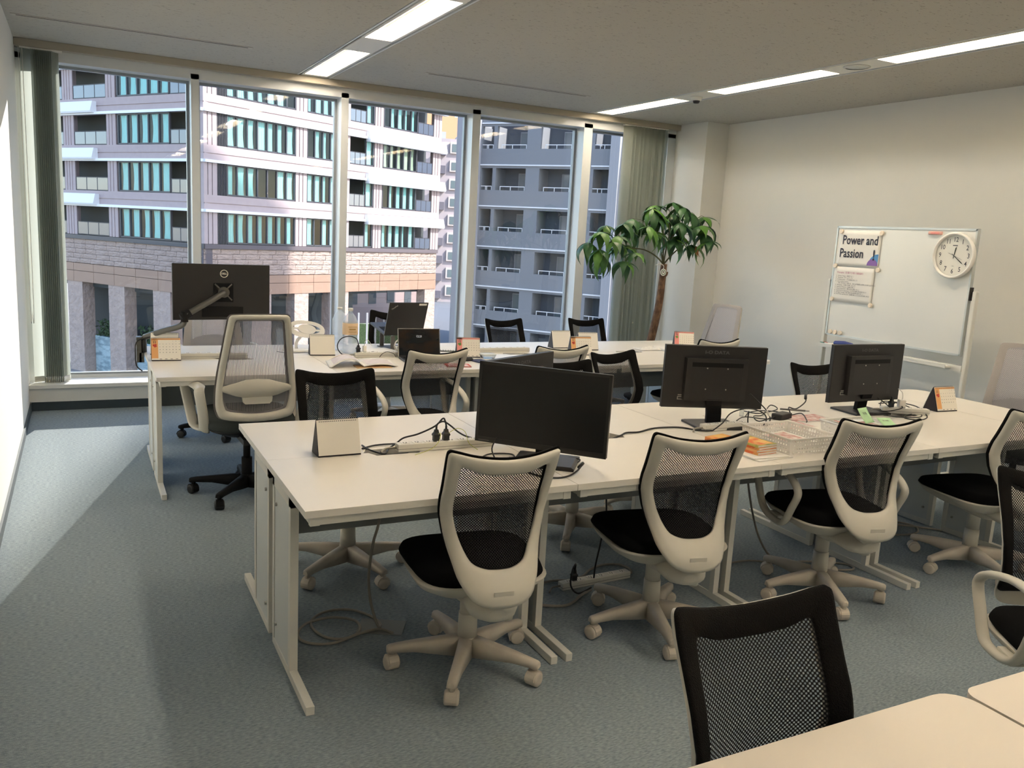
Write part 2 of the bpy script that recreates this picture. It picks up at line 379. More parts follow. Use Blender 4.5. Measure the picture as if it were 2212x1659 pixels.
# ================================================================== DESKS
def round_poly(x0, y0, x1, y1, rs, n=6):
    """corner radii order: (x0,y0) (x1,y0) (x1,y1) (x0,y1)"""
    out = []
    for (cx, cy, sx, sy, a0), r in zip(((x0, y0, 1, 1, PI), (x1, y0, -1, 1, 1.5 * PI), (x1, y1, -1, -1, 0), (x0, y1, 1, -1, .5 * PI)), rs):
        if r <= 0: out.append((cx, cy)); continue
        ox, oy = cx + sx * r, cy + sy * r
        for k in range(n + 1):
            a = a0 + k / n * PI / 2; out.append((ox + r * math.cos(a), oy + r * math.sin(a)))
    return out
def desk(x0, y_edge, wd, facing, label, grp=None, dep=.605, H=.70, notch=True, rad=(0, 0, 0, 0), modesty=True, end=False):
    """local frame: front edge on y=0, width along +x, depth +y; facing=1 front toward -y, -1 rotated half a turn"""
    t = empty('desk', (x0, y_edge, 0) if facing == 1 else (x0 + wd, y_edge, 0), 0 if facing == 1 else PI, label, 'desk', grp)
    g = .0012
    poly = round_poly(g, 0, wd - g, dep - g, rad)
    if notch: poly = [p for p in poly[:-2]] + [(wd - g, dep - g), (wd * .62, dep - g), (wd * .60, dep - .045), (wd * .42, dep - .045), (wd * .40, dep - g), (g, dep - g)]
    MB().prism(poly, H - .023, H).build('tabletop', 'desk', t)
    r = MB().box(.05, .014, H - .052, wd - .05, .03, H - .024).box(.02, .012, H - .054, .05, .034, H - .024).box(wd - .05, .012, H - .054, wd - .02, .034, H - .024)
    r.box(.02, .03, H - .05, .035, dep - .05, H - .024).box(wd - .035, .03, H - .05, wd - .02, dep - .05, H - .024)
    r.build('front_rail', 'desk_edge', t)
    if modesty: MB().box(.045, dep - .07, H - .27, wd - .045, dep - .055, H - .024).build('modesty_panel', 'modesty', t)
    for k, (a, b) in enumerate(((.018, .046), (wd - .046, wd - .018))):
        y0, y1 = .275, dep - .035
        lg = MB().box(a, y0, .03, b, y0 + .028, H - .05).box(a, y1 - .028, .03, b, y1, H - .05).box(a, y0, H - .08, b, y1, H - .05).build('leg', 'desk_edge', t)
        MB().box(a + .003, y0 + .028, .03, b - .003, y1 - .028, H - .08).build('leg_panel', 'legpanel', lg)
        MB().box(a, .03, .0, b, y1, .031, bev=.002).build('foot', 'desk_edge', lg)
        ox = a - .002 if k == 0 else b + .002
        sb = MB()
        for z in (.10, .56): sb.cyl((a - .004, y1 - .06, z), (b + .004, y1 - .06, z), .007, n=8)
        sb.build('bolt', 'chrome', lg)
    return t
F2 = 2.45; B2 = 3.66
g2 = 'white desks of the front island'
xs2 = [.583, 1.551, 2.518, 3.487]
labF = ['white desk at the near left corner of the front island, under the blank calendar', 'white desk of the front island, below the dark angled monitor screen',
        'white desk of the front island holding the recipe books and first basket', 'white desk of the front island behind the armless chair at the right edge']
labB = ['white desk at the far left corner of the front island, bare top', 'white desk of the front island far side, under the second angled monitor',
        'white desk of the front island far side, beyond the wide monitor seen from behind', 'white desk of the front island far side, beyond the right monitor']
for i in range(4):
    wd = (xs2 + [4.456])[i + 1] - xs2[i]
    desk(xs2[i], F2, wd, 1, labF[i]); desk(xs2[i], B2, wd, -1, labB[i])
def end_desk(x0, x1, y0, y1, label, H=.70):
    t = empty('end_desk', (x0, y0, 0), 0, label, 'desk'); W = x1 - x0; L = y1 - y0
    MB().prism(round_poly(.0012, 0, W, L, (0, .09, .09, 0)), H - .023, H).build('tabletop', 'desk', t)
    MB().box(W - .06, .08, H - .052, W - .045, L - .08, H - .024).box(.01, .03, H - .05, .025, L - .03, H - .024).build('front_rail', 'desk_edge', t)
    for a in (.03, L - .058):
        lg = MB().box(.03, a, .03, .058, a + .028, H - .03).box(.22, a, .03, .248, a + .028, H - .03).build('leg', 'desk_edge', t)
        MB().box(.058, a + .003, .03, .22, a + .025, H - .06).build('leg_panel', 'legpanel', lg)
        MB().box(.03, a, 0, W - .06, a + .028, .031, bev=.002).build('foot', 'desk_edge', lg)
    return t
end_desk(4.456, 4.885, F2, B2, 'end desk with rounded corners closing the front island')
F1 = 4.84; B1 = 6.05
xs1 = [.345, 1.345, 2.345, 3.346]
labF1 = ['white desk nearest the left wall in the window island, with the orange calendar', 'white desk of the window island with open magazine and laptop',
         'white desk of the window island, second desk seam from the right end', 'white desk of the window island, behind the wide black monitor']
labB1 = ['white window-side desk nearest the left wall', 'white window-side desk under the bottle and propped laptop', 'white window-side desk facing the black chair before the third pane', 'white window-side desk with crumpled paper on it']
for i in range(4):
    wd = (xs1 + [4.32])[i + 1] - xs1[i]
    desk(xs1[i], F1, wd, 1, labF1[i]); desk(xs1[i], B1, wd, -1, labB1[i])
end_desk(4.32, 4.785, F1, B1, 'end desk closing the window island, near the light grey chair')
# nearest tables
def near_table(x0, x1, y0, y1, rads, label):
    t = empty('table', (x0, y0, 0), 0, label, 'table'); W = x1 - x0; L = y1 - y0; H = .70
    MB().prism(round_poly(0, 0, W, L, rads), H - .024, H).build('tabletop', mat('table_laminate', rgb(238, 228, 214), .4), t)
    MB().box(.06, .06, H - .06, W - .06, L - .06, H - .0245).build('apron', 'desk_edge', t)
    for x in (.06, W - .1):
        for y in (.06, L - .1): MB().box(x, y, 0, x + .04, y + .04, H - .06).build('leg', 'desk_edge', t)
near_table(-.05, 1.553, .28, .985, (0, 0, .06, .05), 'white table top in the near right foreground, larger piece')
near_table(1.562, 3.0, .26, .975, (0, 0, .05, .035), 'white table top cut off at the lower right corner')

# ================================================================== CHAIRS
def lerp_tab(tab, z):
    for (a, b), (c_, d) in zip(tab, tab[1:]):
        if a <= z <= c_: return b + (d - b) * (z - a) / (c_ - a)
    return tab[0][1] if z < tab[0][0] else tab[-1][1]
def sym_loop(half, k=4):
    """half outline from top centre to bottom centre (right side) -> closed smooth loop"""
    full = half + [(-x, z) for x, z in reversed(half[1:-1])]
    return [(p[0], p[2]) for p in spline([(x, 0, z) for x, z in full], k, True)]
def ring_frame(mb, outer, inner, yf, t, mi=0, bulge=.006):
    """frame between two matching loops; t = thickness toward -y"""
    def L(o, i, a, dy): return [((p[0] * (1 - a) + q[0] * a), yf(p[0] * (1 - a) + q[0] * a, p[1] * (1 - a) + q[1] * a) + dy, p[1] * (1 - a) + q[1] * a) for p, q in zip(o, i)]
    prof = [(0, 0), (0.0, -t * .55), (.14, -t - bulge * .4), (.5, -t - bulge), (.86, -t - bulge * .4), (1.0, -t * .55), (1, 0), (0, 0)]
    mb.rings([L(outer, inner, a, d) for a, d in prof], mi, False)
def caster(parent, x, y, ang, mats, proto={}):
    key = mats
    if key not in proto:
        a = MB().cyl((0, .004, .050), (0, .004, .085), .012, n=10)
        hood = [(math.cos(math.radians(-25 + k * 20.5)) * .0305, .027 + math.sin(math.radians(-25 + k * 20.5)) * .0305) for k in range(11)]
        a.prism(hood + [(-.020, .020), (.0, .022), (.020, .018)], -.0185, .0185, 'x')
        w_ = MB(); w_.rings([[(d, math.cos(2 * PI * i / 20) * r, .0262 + math.sin(2 * PI * i / 20) * r) for i in range(20)] for d, r in ((-.0255, .012), (-.0250, .021), (-.022, .0255), (-.018, .0262), (.018, .0262), (.022, .0255), (.0250, .021), (.0255, .012))], 0, True)
        proto[key] = (a.mesh('caster', mats[0]), w_.mesh('wheel', mats[1]))
    T = TRS(x, y, 0, rz=ang)
    o = inst('caster', proto[key][0], parent, T); inst('wheel', proto[key][1], o); return o
def star_base(t, mkey, wheelkey, R0=.285, rot=0.0, drop=.02):
    b = MB(); b.lathe([(.0, .055), (.036, .055), (.04, .075), (.038, .12), (.031, .125)], n=16)
    b.build('base_hub', mkey, t)
    for k in range(5):
        a = rot + k * 2 * PI / 5; lg = MB(); lg.T = Matrix.Rotation(a, 4, 'Z')
        secs = [(.02, .030, .122, .050), (.10, .024, .117, .058), (.19, .020, .107, .070), (R0 - .015, .019, .097, .070), (R0 + .012, .018, .092, .066), (R0 + .020, .012, .088, .070)]
        lg.rings([[(x, -w_, zb), (x, -w_ * .85, zt - .006), (x, -w_ * .45, zt), (x, w_ * .45, zt), (x, w_ * .85, zt - .006), (x, w_, zb)] for x, w_, zt, zb in secs])
        lg.build('base_leg', mkey, t)
        caster(t, math.cos(a) * R0, math.sin(a) * R0, a + .9 + k * 1.3, (mkey, wheelkey))
def superring(cx, cy, hx, hy, z, n=36, e=.5, taper=0, zf=None):
    out = []
    for i in range(n):
        a = 2 * PI * i / n; c_, s_ = math.cos(a), math.sin(a)
        x = math.copysign(abs(c_) ** e, c_) * hx; y = math.copysign(abs(s_) ** e, s_) * hy
        x *= 1 + taper * (y / hy); out.append((cx + x, cy + y, z + (zf(x, y) if zf else 0)))
    return out
ZT = .872
BACK_Y = [(.38, -.362), (.42, -.352), (.48, -.312), (.55, -.272), (.60, -.262), (.66, -.262), (.72, -.276), (.78, -.300), (.84, -.322), (.90, -.338)]
def by(x, z): return lerp_tab(BACK_Y, z) + lerp_tab([(.66, 1.7), (.89, .9)], z) * x * x
OUT = sym_loop([(0, .866), (.095, .874), (.160, .888), (.181, .889), (.186, .865), (.183, .77), (.182, .68), (.170, .60), (.150, .52), (.130, .456), (.084, .402), (0, .388)])
INN = sym_loop([(0, .814), (.080, .820), (.126, .838), (.142, .840), (.146, .822), (.146, .750), (.146, .680), (.132, .61), (.112, .555), (.088, .515), (.048, .498), (0, .495)])
def chair_protos():
    P = {}
    b = MB(); ring_frame(b, OUT, INN, by, .016, bulge=.003); P['back_frame'] = b.mesh('back_frame', 'chair')
    b = MB()   # small maker plate outline on the apron
    b.box(-.034, by(0, .435) - .0205, .427, .034, by(0, .435) - .0185, .443, bev=.0008); P['plate'] = b.mesh('maker_plate', 'chair')
    # black net and its padded border, on the sitter's side
    mo = sym_loop([(0, .872), (.095, .880), (.160, .895), (.183, .896), (.189, .870), (.187, .77), (.185, .68), (.172, .60), (.152, .53), (.136, .474), (.08, .462), (0, .460)])
    mi_ = sym_loop([(0, .816), (.080, .822), (.121, .836), (.137, .838), (.142, .815), (.143, .74), (.143, .67), (.136, .61), (.120, .555), (.098, .510), (.06, .498), (0, .495)])
    yb = lambda x, z: by(x, max(z, .40)) + .013
    b = MB()
    def L(a, dy): return [((p[0] * (1 - a) + q[0] * a), yb(p[0] * (1 - a) + q[0] * a, p[1] * (1 - a) + q[1] * a) + dy, p[1] * (1 - a) + q[1] * a) for p, q in zip(mo, mi_)]
    b.rings([L(0, -.008), L(0, .001), L(.15, .006), L(.9, .005), L(1, 0), L(1, -.003), L(0, -.008)], 0, False); P['border'] = b.mesh('net_border', 'border')
    b = MB(); n = len(mi_); cen = [(0, .64)]
    loops = [[(p[0] * s, yb(p[0] * s, .64 + (p[1] - .64) * s), .64 + (p[1] - .64) * s) for p in mi_] for s in (1.06, .8, .6, .4, .2, .02)]
    b.rings(loops, 0, False); b.bm.faces.new([b._v(p) for p in loops[-1]]); P['net'] = b.mesh('back_net', 'net')
    # seat
    dome = lambda x, y: -.05 * max(0, y - .12) - .03 * max(0, (abs(x) - .15)) 
    b = MB(); b.rings([superring(0, -.01, .205, .20, .402, taper=.06), superring(0, -.01, .222, .222, .404, taper=.06), superring(0, -.01, .234, .232, .420, taper=.06, zf=dome), superring(0, -.01, .226, .225, .438, taper=.06, zf=dome), superring(0, -.01, .19, .195, .448, taper=.06, zf=dome), superring(0, -.01, .08, .08, .449, zf=dome)])
    P['seat'] = b.mesh('seat', 'seat')
    b = MB(); b.rings([superring(0, -.02, .10, .12, .335, e=.7), superring(0, -.02, .175, .17, .350, e=.6), superring(0, -.01, .222, .212, .380), superring(0, -.01, .236, .232, .402), superring(0, -.01, .238, .236, .408), superring(0, -.01, .20, .20, .4085)])
    P['shell'] = b.mesh('seat_shell', 'chair')
    b = MB(); b.rings([superring(0, -.05, .06, .09, .300, e=.6), superring(0, -.05, .085, .12, .318, e=.6), superring(0, -.05, .09, .13, .345, e=.6)])
    b.rings([[(math.cos(2 * PI * k / 16) * r_, y, .345 + math.sin(2 * PI * k / 16) * h_) for k in range(16)] for y, r_, h_ in ((-.318, .03, .015), (-.310, .062, .030), (-.27, .085, .042), (-.18, .085, .044), (-.10, .07, .04))])
    b.rings([[(math.cos(k * PI / 5) * .05, y, .40 + math.sin(k * PI / 5) * -.045) for k in range(6)] for y in (-.315, -.22)])
    P['mech'] = b.mesh('mechanism', 'chair')
    P['column'] = MB().cyl((0, 0, .12), (0, 0, .21), .036, .034, n=18).cyl((0, 0, .21), (0, 0, .335), .031, n=18).mesh('column', 'chair')
    b = MB(); b.cyl((.07, -.20, .27), (.07, -.20, .315), .024, .027, n=14); P['knob'] = b.mesh('tension_knob', 'chair')
    b = MB(); b.tube([(.08, -.02, .345), (.16, .0, .342), (.225, .01, .345)], .006, 6); P['lever'] = b.mesh('height_lever', 'chair')
    b = MB(); b.T = Matrix.Translation((.262, 0, 0))
    b.tube([(0, -.045, .370), (0, .06, .380), (0, .125, .43), (.005, .185, .575), (.005, .195, .606), (.004, .15, .628), (.002, .03, .624), (0, -.10, .590), (0, -.155, .558), (0, -.165, .525), (0, -.13, .46), (0, -.09, .39)], .0195, 8, ry=.013, closed=True, smoothn=4)
    b.box(-.05, -.02, .375, -.008, .06, .390, bev=.003); P['armR'] = b.mesh('armrest', 'chair')
    b = MB(); b.T = Matrix.Translation((-.262, 0, 0))
    b.tube([(0, -.045, .370), (0, .06, .380), (0, .125, .43), (-.005, .185, .575), (-.005, .195, .606), (-.004, .15, .628), (-.002, .03, .624), (0, -.10, .590), (0, -.155, .558), (0, -.165, .525), (0, -.13, .46), (0, -.09, .39)], .0195, 8, ry=.013, closed=True, smoothn=4)
    b.box(.008, -.02, .375, .05, .06, .390, bev=.003); P['armL'] = b.mesh('armrest', 'chair')
    return P
CP = chair_protos()
def chair(x, y, yaw, label, arms=False, dz=0.0, base_rot=0.0, group=None):
    t = empty('office_chair', (x, y, 0), math.radians(yaw), label, 'chair', group)
    star_base(t, 'chair_base', 'chair_base', .27, math.radians(base_rot - yaw))
    D = TRS(0, 0, dz)
    c_ = inst('column', CP['column'], t, D if dz >= 0 else TRS(0, 0, 0, 1, 1, 1 + dz / .335))
    m = inst('mechanism', CP['mech'], t, D); inst('tension_knob', CP['knob'], m); inst('height_lever', CP['lever'], m)
    inst('seat_shell', CP['shell'], t, D); inst('seat', CP['seat'], t, D)
    bf = inst('back_frame', CP['back_frame'], t, D); inst('maker_plate', CP['plate'], bf)
    bn = inst('back_net', CP['net'], t, D); inst('net_border', CP['border'], bn)
    if arms: inst('armrest', CP['armR'], t, D); inst('armrest', CP['armL'], t, D)
    return t
chair(1.212, 2.595, -7, 'armless chair with off-white frame and black net, nearest the floor aisle at the front island', base_rot=20)
chair(2.04, 2.61, -12, 'armless off-white and black chair at the front island under the angled screen', base_rot=36)
chair(2.99, 2.61, -14, 'off-white and black chair with loop armrests in front of the baskets', arms=True, base_rot=30)
chair(4.02, 2.58, -12, 'armless off-white and black chair at the far right edge of the front island', base_rot=34)
chair(1.055, 3.60, 178, 'black-netted chair facing the camera behind the blank calendar', dz=-.01, base_rot=0)
chair(2.30, 3.68, 172, 'chair hidden behind the two angled monitors, only base and back corner showing', base_rot=18)
chair(2.93, 3.95, 192, 'black-netted chair whose left edge shows beside the wide monitor', base_rot=50)
chair(4.02, 3.47, 172, 'black-netted chair behind the right monitor, before the whiteboard', arms=True, dz=-.02, base_rot=20)
chair(1.795, 4.74, 3, 'off-white armchair with black net at the window island beside the magazine', arms=True, base_rot=10)
chair(2.66, 4.80, 2, 'off-white chair with black net at the window island before the November calendar pair', arms=True, base_rot=40)
chair(4.10, 5.02, 2, 'off-white chair back showing above the wide monitor at the window island', base_rot=15)
chair(2.20, 6.48, 155, 'black-netted chair by the window behind the propped laptop', dz=-.02, base_rot=12)
chair(3.38, 6.45, 183, 'black-netted chair by the window before the third mullion', dz=-.08, base_rot=33)
chair(4.24, 6.50, 176, 'black-netted chair by the window beside the wide blind stack', dz=-.08, base_rot=60)
chair(1.125, .84, 177, 'large-looking black net chair back in the near foreground at the white table', base_rot=15)
chair(2.72, 1.33, 150, 'black net armchair cut off at the right edge of the photo', arms=True, dz=-.01, base_rot=40)

# ---- tall grey executive chairs
def exec_protos(net):
    E_ = {}
    yb = lambda x, z: lerp_tab([(.38, -.255), (.55, -.25), (.75, -.27), (1.06, -.345)], z) + .35 * x * x
    o = sym_loop([(0, 1.052), (.125, 1.050), (.152, 1.04), (.161, 1.01), (.182, .86), (.204, .70), (.212, .60), (.205, .52), (.165, .478), (0, .462)])
    i = sym_loop([(0, 1.027), (.105, 1.025), (.126, 1.015), (.133, .985), (.152, .85), (.172, .70), (.178, .62), (.168, .548), (.138, .520), (0, .505)])
    b = MB(); ring_frame(b, o, i, yb, .022)
    E_['frame'] = b.mesh('back_frame', 'chair')
    b = MB(); top = [(-.182, .660), (-.11, .680), (-.06, .696), (0, .700), (.06, .696), (.11, .680), (.182, .660)]; bot = [(-.182, .632), (-.11, .606), (-.06, .595), (0, .593), (.06, .595), (.11, .606), (.182, .632)]
    b.rings([[(x, yb(x, z) - .010, z) for x, z in top], [(x, yb(x, z) - .024, z - .004) for x, z in top], [(x, yb(x, z) - .024, z + .004) for x, z in bot], [(x, yb(x, z) - .010, z) for x, z in bot]], 0, False, False)
    b.rings([[(x, yb(x, z) + dy, z) for x, z in ((-.080, .600), (-.076, .574), (-.064, .563), (.064, .563), (.076, .574), (.080, .600))] for dy in (-.012, -.030)], 0, True)
    E_['band'] = b.mesh('lumbar_band', 'chair')
    n = len(i); b = MB(); b.rings([[(p[0] * s, yb(p[0] * s, .74 + (p[1] - .74) * s) + .004, .74 + (p[1] - .74) * s) for p in i] for s in (1.05, .8, .55, .3, .05)], 0, False)
    b.bm.faces.new([b._v((p[0] * .05, yb(p[0] * .05, .74 + (p[1] - .74) * .05) + .004, .74 + (p[1] - .74) * .05)) for p in i]); E_['net'] = b.mesh('back_net', net)
    b = MB(); ob = [(p[0] * 1.04, (p[1] - .74) * 1.015 + .74) for p in o]; ib = [(p[0] * .93, (p[1] - .74) * .97 + .74) for p in i]
    b.rings([[(p[0] * (1 - a) + q[0] * a, yb(p[0], p[1]) + .006 + d, p[1] * (1 - a) + q[1] * a) for p, q in zip(ob, ib)] for a, d in ((0, 0), (.1, .005), (1, .003))], 0, False)
    E_['border'] = b.mesh('net_border', mat('grey_net_border', rgb(178, 172, 168), .8, bump=(400, .5)))
    b = MB(); b.rings([superring(0, 0, .22, .22, .395), superring(0, 0, .245, .235, .41), superring(0, 0, .25, .24, .44), superring(0, 0, .235, .225, .47), superring(0, 0, .12, .12, .475)])
    E_['seat'] = b.mesh('seat', 'seatgrey')
    E_['shell'] = MB().rings([superring(0, 0, .13, .13, .345), superring(0, 0, .22, .21, .385), superring(0, 0, .225, .22, .396)]).box(-.07, -.26, .33, .07, .1, .36).mesh('seat_shell', 'black')
    E_['column'] = MB().cyl((0, 0, .10), (0, 0, .22), .030, n=16).cyl((0, 0, .22), (0, 0, .35), .020, n=16).mesh('column', 'blackm')
    for s, k in ((1, 'armR'), (-1, 'armL')):
        b = MB(); sx = s * .275
        b.tube([(s * .245, -.05, .385), (sx, .05, .39), (sx + s * .01, .13, .46), (sx + s * .03, .20, .600), (sx + s * .03, .17, .632), (sx + s * .01, .02, .632), (sx, -.13, .636), (s * .285, -.19, .62), (s * .265, -.17, .50), (s * .25, -.12, .40)], .030, 8, ry=.011, closed=True)
        E_[k] = b.mesh('armrest', 'chair')
    return E_
EP = exec_protos('netgrey'); EPL = exec_protos('netlight')
def exec_chair(x, y, yaw, label, P, base_rot=0, dz=0):
    t = empty('executive_chair', (x, y, 0), math.radians(yaw), label, 'chair'); D = TRS(0, 0, dz)
    star_base(t, 'blackm', 'black', .30, math.radians(base_rot - yaw))
    inst('column', P['column'], t); inst('seat_shell', P['shell'], t, D); inst('seat', P['seat'], t, D)
    f_ = inst('back_frame', P['frame'], t, D); inst('lumbar_band', P['band'], f_)
    n_ = inst('back_net', P['net'], t, D); inst('net_border', P['border'], n_)
    inst('armrest', P['armR'], t, D); inst('armrest', P['armL'], t, D); return t
exec_chair(.82, 4.86, 2, 'tall grey mesh chair with off-white frame and black base at the window island', EP, base_rot=160, dz=.025)
exec_chair(.90, 6.38, 186, 'grey mesh chair on black base between the left desk and the window', EPL, base_rot=195)
exec_chair(5.02, 6.02, 100, 'light grey mesh chair back standing before the corner pillar', EPL, base_rot=10, dz=-.03)
exec_chair(5.30, 3.20, 124, 'big pale grey mesh chair at the right end of the front island', EPL, base_rot=30, dz=-.03)

# ================================================================== OUTSIDE
M['tile_pink'] = mat('facade_tile', rgb(176, 160, 160), .8, noise=(3, .3, rgb(168, 152, 153), W1))
M['groove'] = mat('facade_groove', rgb(96, 88, 92), .8)
M['stone'] = mat('rough_stone', rgb(182, 160, 148), .9, noise=(2.2, .3, rgb(158, 140, 132), W1), bump=(3.5, 1.0))
_n = M['stone'].node_tree
for nd in _n.nodes:
    if nd.type == 'BUMP': nd.inputs['Distance'].default_value = .12
M['cornice'] = mat('brown_stone_panel', rgb(160, 128, 108), .6, noise=(1.5, .3, rgb(146, 118, 102), W1))
M['ledge'] = mat('white_ledge', rgb(228, 230, 232), .5)
M['frame_dk'] = mat('dark_window_frame', rgb(62, 62, 70), .5)
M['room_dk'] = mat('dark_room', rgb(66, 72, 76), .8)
M['rail_gl'] = mat('grey_rail_glass', rgb(88, 96, 110), .08, spec=.9)
M['curtain'] = mat('teal_curtain', rgb(160, 208, 204), .9)
M['curtain2'] = mat('cream_curtain', rgb(176, 182, 160), .9)
M['pglass'] = fresnel_glass('far_window_glass', (.88, .97, .97, 1), 1.5, .02, .7)
M['louvre'] = mat('dark_louvre', rgb(52, 52, 58), .6)
M['pave'] = mat('paving', rgb(110, 112, 116), .9)
M['hedge'] = mat('hedge_green', rgb(70, 92, 56), .9, noise=(8, .2, rgb(36, 54, 34), W1), bump=(12, 1))
M['greywall'] = mat('grey_tiled_wall', rgb(134, 137, 142), .8, noise=(20, .3, rgb(127, 131, 137), W1))
M['greywall2'] = mat('pale_tiled_wall', rgb(158, 160, 166), .8)
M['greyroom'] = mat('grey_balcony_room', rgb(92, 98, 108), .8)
gp = struct('ground', MB().box(-120, 8.5, -9.9, 260, 330, -9.6), 'pave')
TR_ = Matrix.Translation((6.850, 55.363, 0)) @ Matrix(((.881, -.473, 0, 0), (.473, .881, 0, 0), (0, 0, 1, 0), (0, 0, 0, 1)))
TL_ = Matrix.Translation((6.850, 55.363, 0)) @ Matrix(((.541, .841, 0, 0), (-.841, .541, 0, 0), (0, 0, 1, 0), (0, 0, 0, 1)))
B0 = Vector((6.850, 55.363, -9.6))
apt = empty('apartment_building', B0, 0, 'pinkish apartment block across the square with a shaded wing and a sunlit wing', 'building')
toB = Matrix.Translation(-B0)
NF = 4; FH = 2.97
def facade(T, x0, x1, piers, wins, balcs, canop, louvres, flip):
    """x along the facade (seen from the square), y<0 toward us; floors zk = 0, 2.97, ..."""
    S = toB @ T
    wl = MB(); wl.T = S
    for k in range(NF + 1):
        z = k * FH
        wl.box(x0, 0, z + 1.95, x1, .35, z + 2.44); wl.box(x0, 0, z + 2.50, x1, .35, z + FH); wl.box(x0, .05, z + 2.44, x1, .35, z + 2.50)
        if k < NF or True:
            for a, b in piers:
                n = max(1, round((b - a) / .33)); st = (b - a) / n
                for i in range(n): wl.box(a + i * st, 0, z, a + (i + 1) * st - (.07 if i < n - 1 else 0), .3, z + 1.95)
                wl.box(a, .06, z, b, .3, z + 1.95)
    wl.build('wall', 'tile_pink', apt)
    xa_, xb_ = (x0, -1.75) if flip else (1.75, x1)
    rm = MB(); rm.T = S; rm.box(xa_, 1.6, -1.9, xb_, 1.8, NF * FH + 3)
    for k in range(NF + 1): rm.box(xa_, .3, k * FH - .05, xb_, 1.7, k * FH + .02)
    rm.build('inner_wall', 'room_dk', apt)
    bb = MB(); bb.T = S; bb.box(x0, -.06, -.30, x1, .2, -.02); bb.build('base_band', 'frame_dk' if flip else 'groove', apt)
    for k in range(NF + 1):
        z = k * FH; l = MB(); l.T = S
        l.box(x0, -.18, z + 1.93, x1, .0, z + 2.10); lo = l.build('ledge', 'ledge', apt)
        for a, b in canop:
            c_ = MB(); c_.T = S
            zc = z - (0 if flip else .30); c_.rings([[(x, y, zz) for y, zz in ((0, zc + 2.03), (-.40, zc + 2.03), (-.46, zc + 2.14), (-.30, zc + 2.76), (0, zc + 2.76))] for x in (a, b)], 0, True, True, False)
            c_.build('balcony_canopy', 'ledge', apt)
    pm = MB().sheet(lambda u, v: (u, 0, v), 1, 1, smooth=False).mesh('window_pane', 'pglass')
    cm = {}
    for k in range(NF + 1):
        z = k * FH
        for wi, (a, b, n, h0) in enumerate(wins):
            f_ = MB(); f_.T = S; z0 = z + .02; z1 = z + 1.95; st = (b - a) / n
            f_.box(a, .02, z0, b, .16, z0 + .09).box(a, .02, z1 - .10, b, .16, z1)
            for i in range(n + 1): f_.box(a + i * st - .045 + (.045 if i == 0 else 0) - (.045 if i == n else 0), .02, z0, a + i * st + .045 + (.045 if i == 0 else 0) - (.045 if i == n else 0), .16, z1)
            fo = f_.build('window_frame', 'frame_dk', apt)
            for i in range(n):
                inst('pane', pm, fo, S @ TRS(a + i * st + .04, .09, z0 + .08, st - .08, .02, z1 - z0 - .16))
            cu = MB(); cu.T = S; rnd = random.Random(k * 31 + wi * 7 + (100 if flip else 0)); cols = rnd.random()
            for i in range(n):
                if rnd.random() < .10: continue
                xa = a + i * st + .06 + rnd.random() * .12; xb = a + (i + 1) * st - .06 - rnd.random() * .25; ph = rnd.random() * 6; pin = rnd.random() * .3
                cu.sheet(lambda u, v: (xa + (xb - xa) * (u * (1 - pin * math.sin(v * PI)) + pin * .5 * math.sin(v * PI)), .24 + .035 * math.sin(u * 22 + ph), z0 + .1 + (z1 - z0 - .2) * v), 22, 5)
            cu.build('curtain', 'curtain2' if (k == 2 and wi == 3 and not flip) else 'curtain', apt)
        for a, b in balcs:
            r = MB(); r.T = S; n = 3; st = (b - a) / n
            r.box(a, .02, z + .86, b, .07, z + .90).box(a, .02, z + .02, b, .07, z + .06)
            for i in range(n + 1): r.box(a + i * st - .02, .02, z, a + i * st + .02, .07, z + .9)
            ro = r.build('balcony_rail', 'frame_dk', apt)
            for i in range(n): inst('rail_panel', RAIL, ro, S @ TRS(a + i * st + .03, .035, z + .07, st - .06, .015, .78))
        for a, b in louvres:
            r = MB(); r.T = S; n = 6; st = (b - a) / n
            for i in range(n): r.box(a + i * st + .02, .0, z, a + (i + 1) * st - .03, .1, z + 1.95)
            r.box(a, .1, z, b, .14, z + 1.95); r.build('louvre_panel', 'louvre', apt)
    return S
RAIL = unit_cube('rail_panel', 'rail_gl')
# right, sunlit wing
SR = facade(TR_, 0, 22.2, [(0, .95), (7.15, 8.1), (11.0, 12.1), (14.6, 15.45), (21.25, 22.2)],
            [(1.66, 7.15, 7, 0), (8.1, 11.0, 4, 0), (13.7, 14.55, 1, 0), (15.5, 19.35, 5, 0)], [(12.12, 13.66), (19.4, 21.2)], [(13.7, 22.5)], [(.97, 1.64)], False)
# left, shaded wing (x negative)
SL = facade(TL_, -22, 0, [(-.62, 0), (-9.3, -8.36), (-14.0, -12.84), (-22, -20.5)],
            [(-8.2, -3.1, 5, 0), (-20.4, -17.0, 4, 0)], [(-3.0, -.66), (-12.8, -9.35), (-16.9, -14.05)], [(-22, -10.3)], [], True)
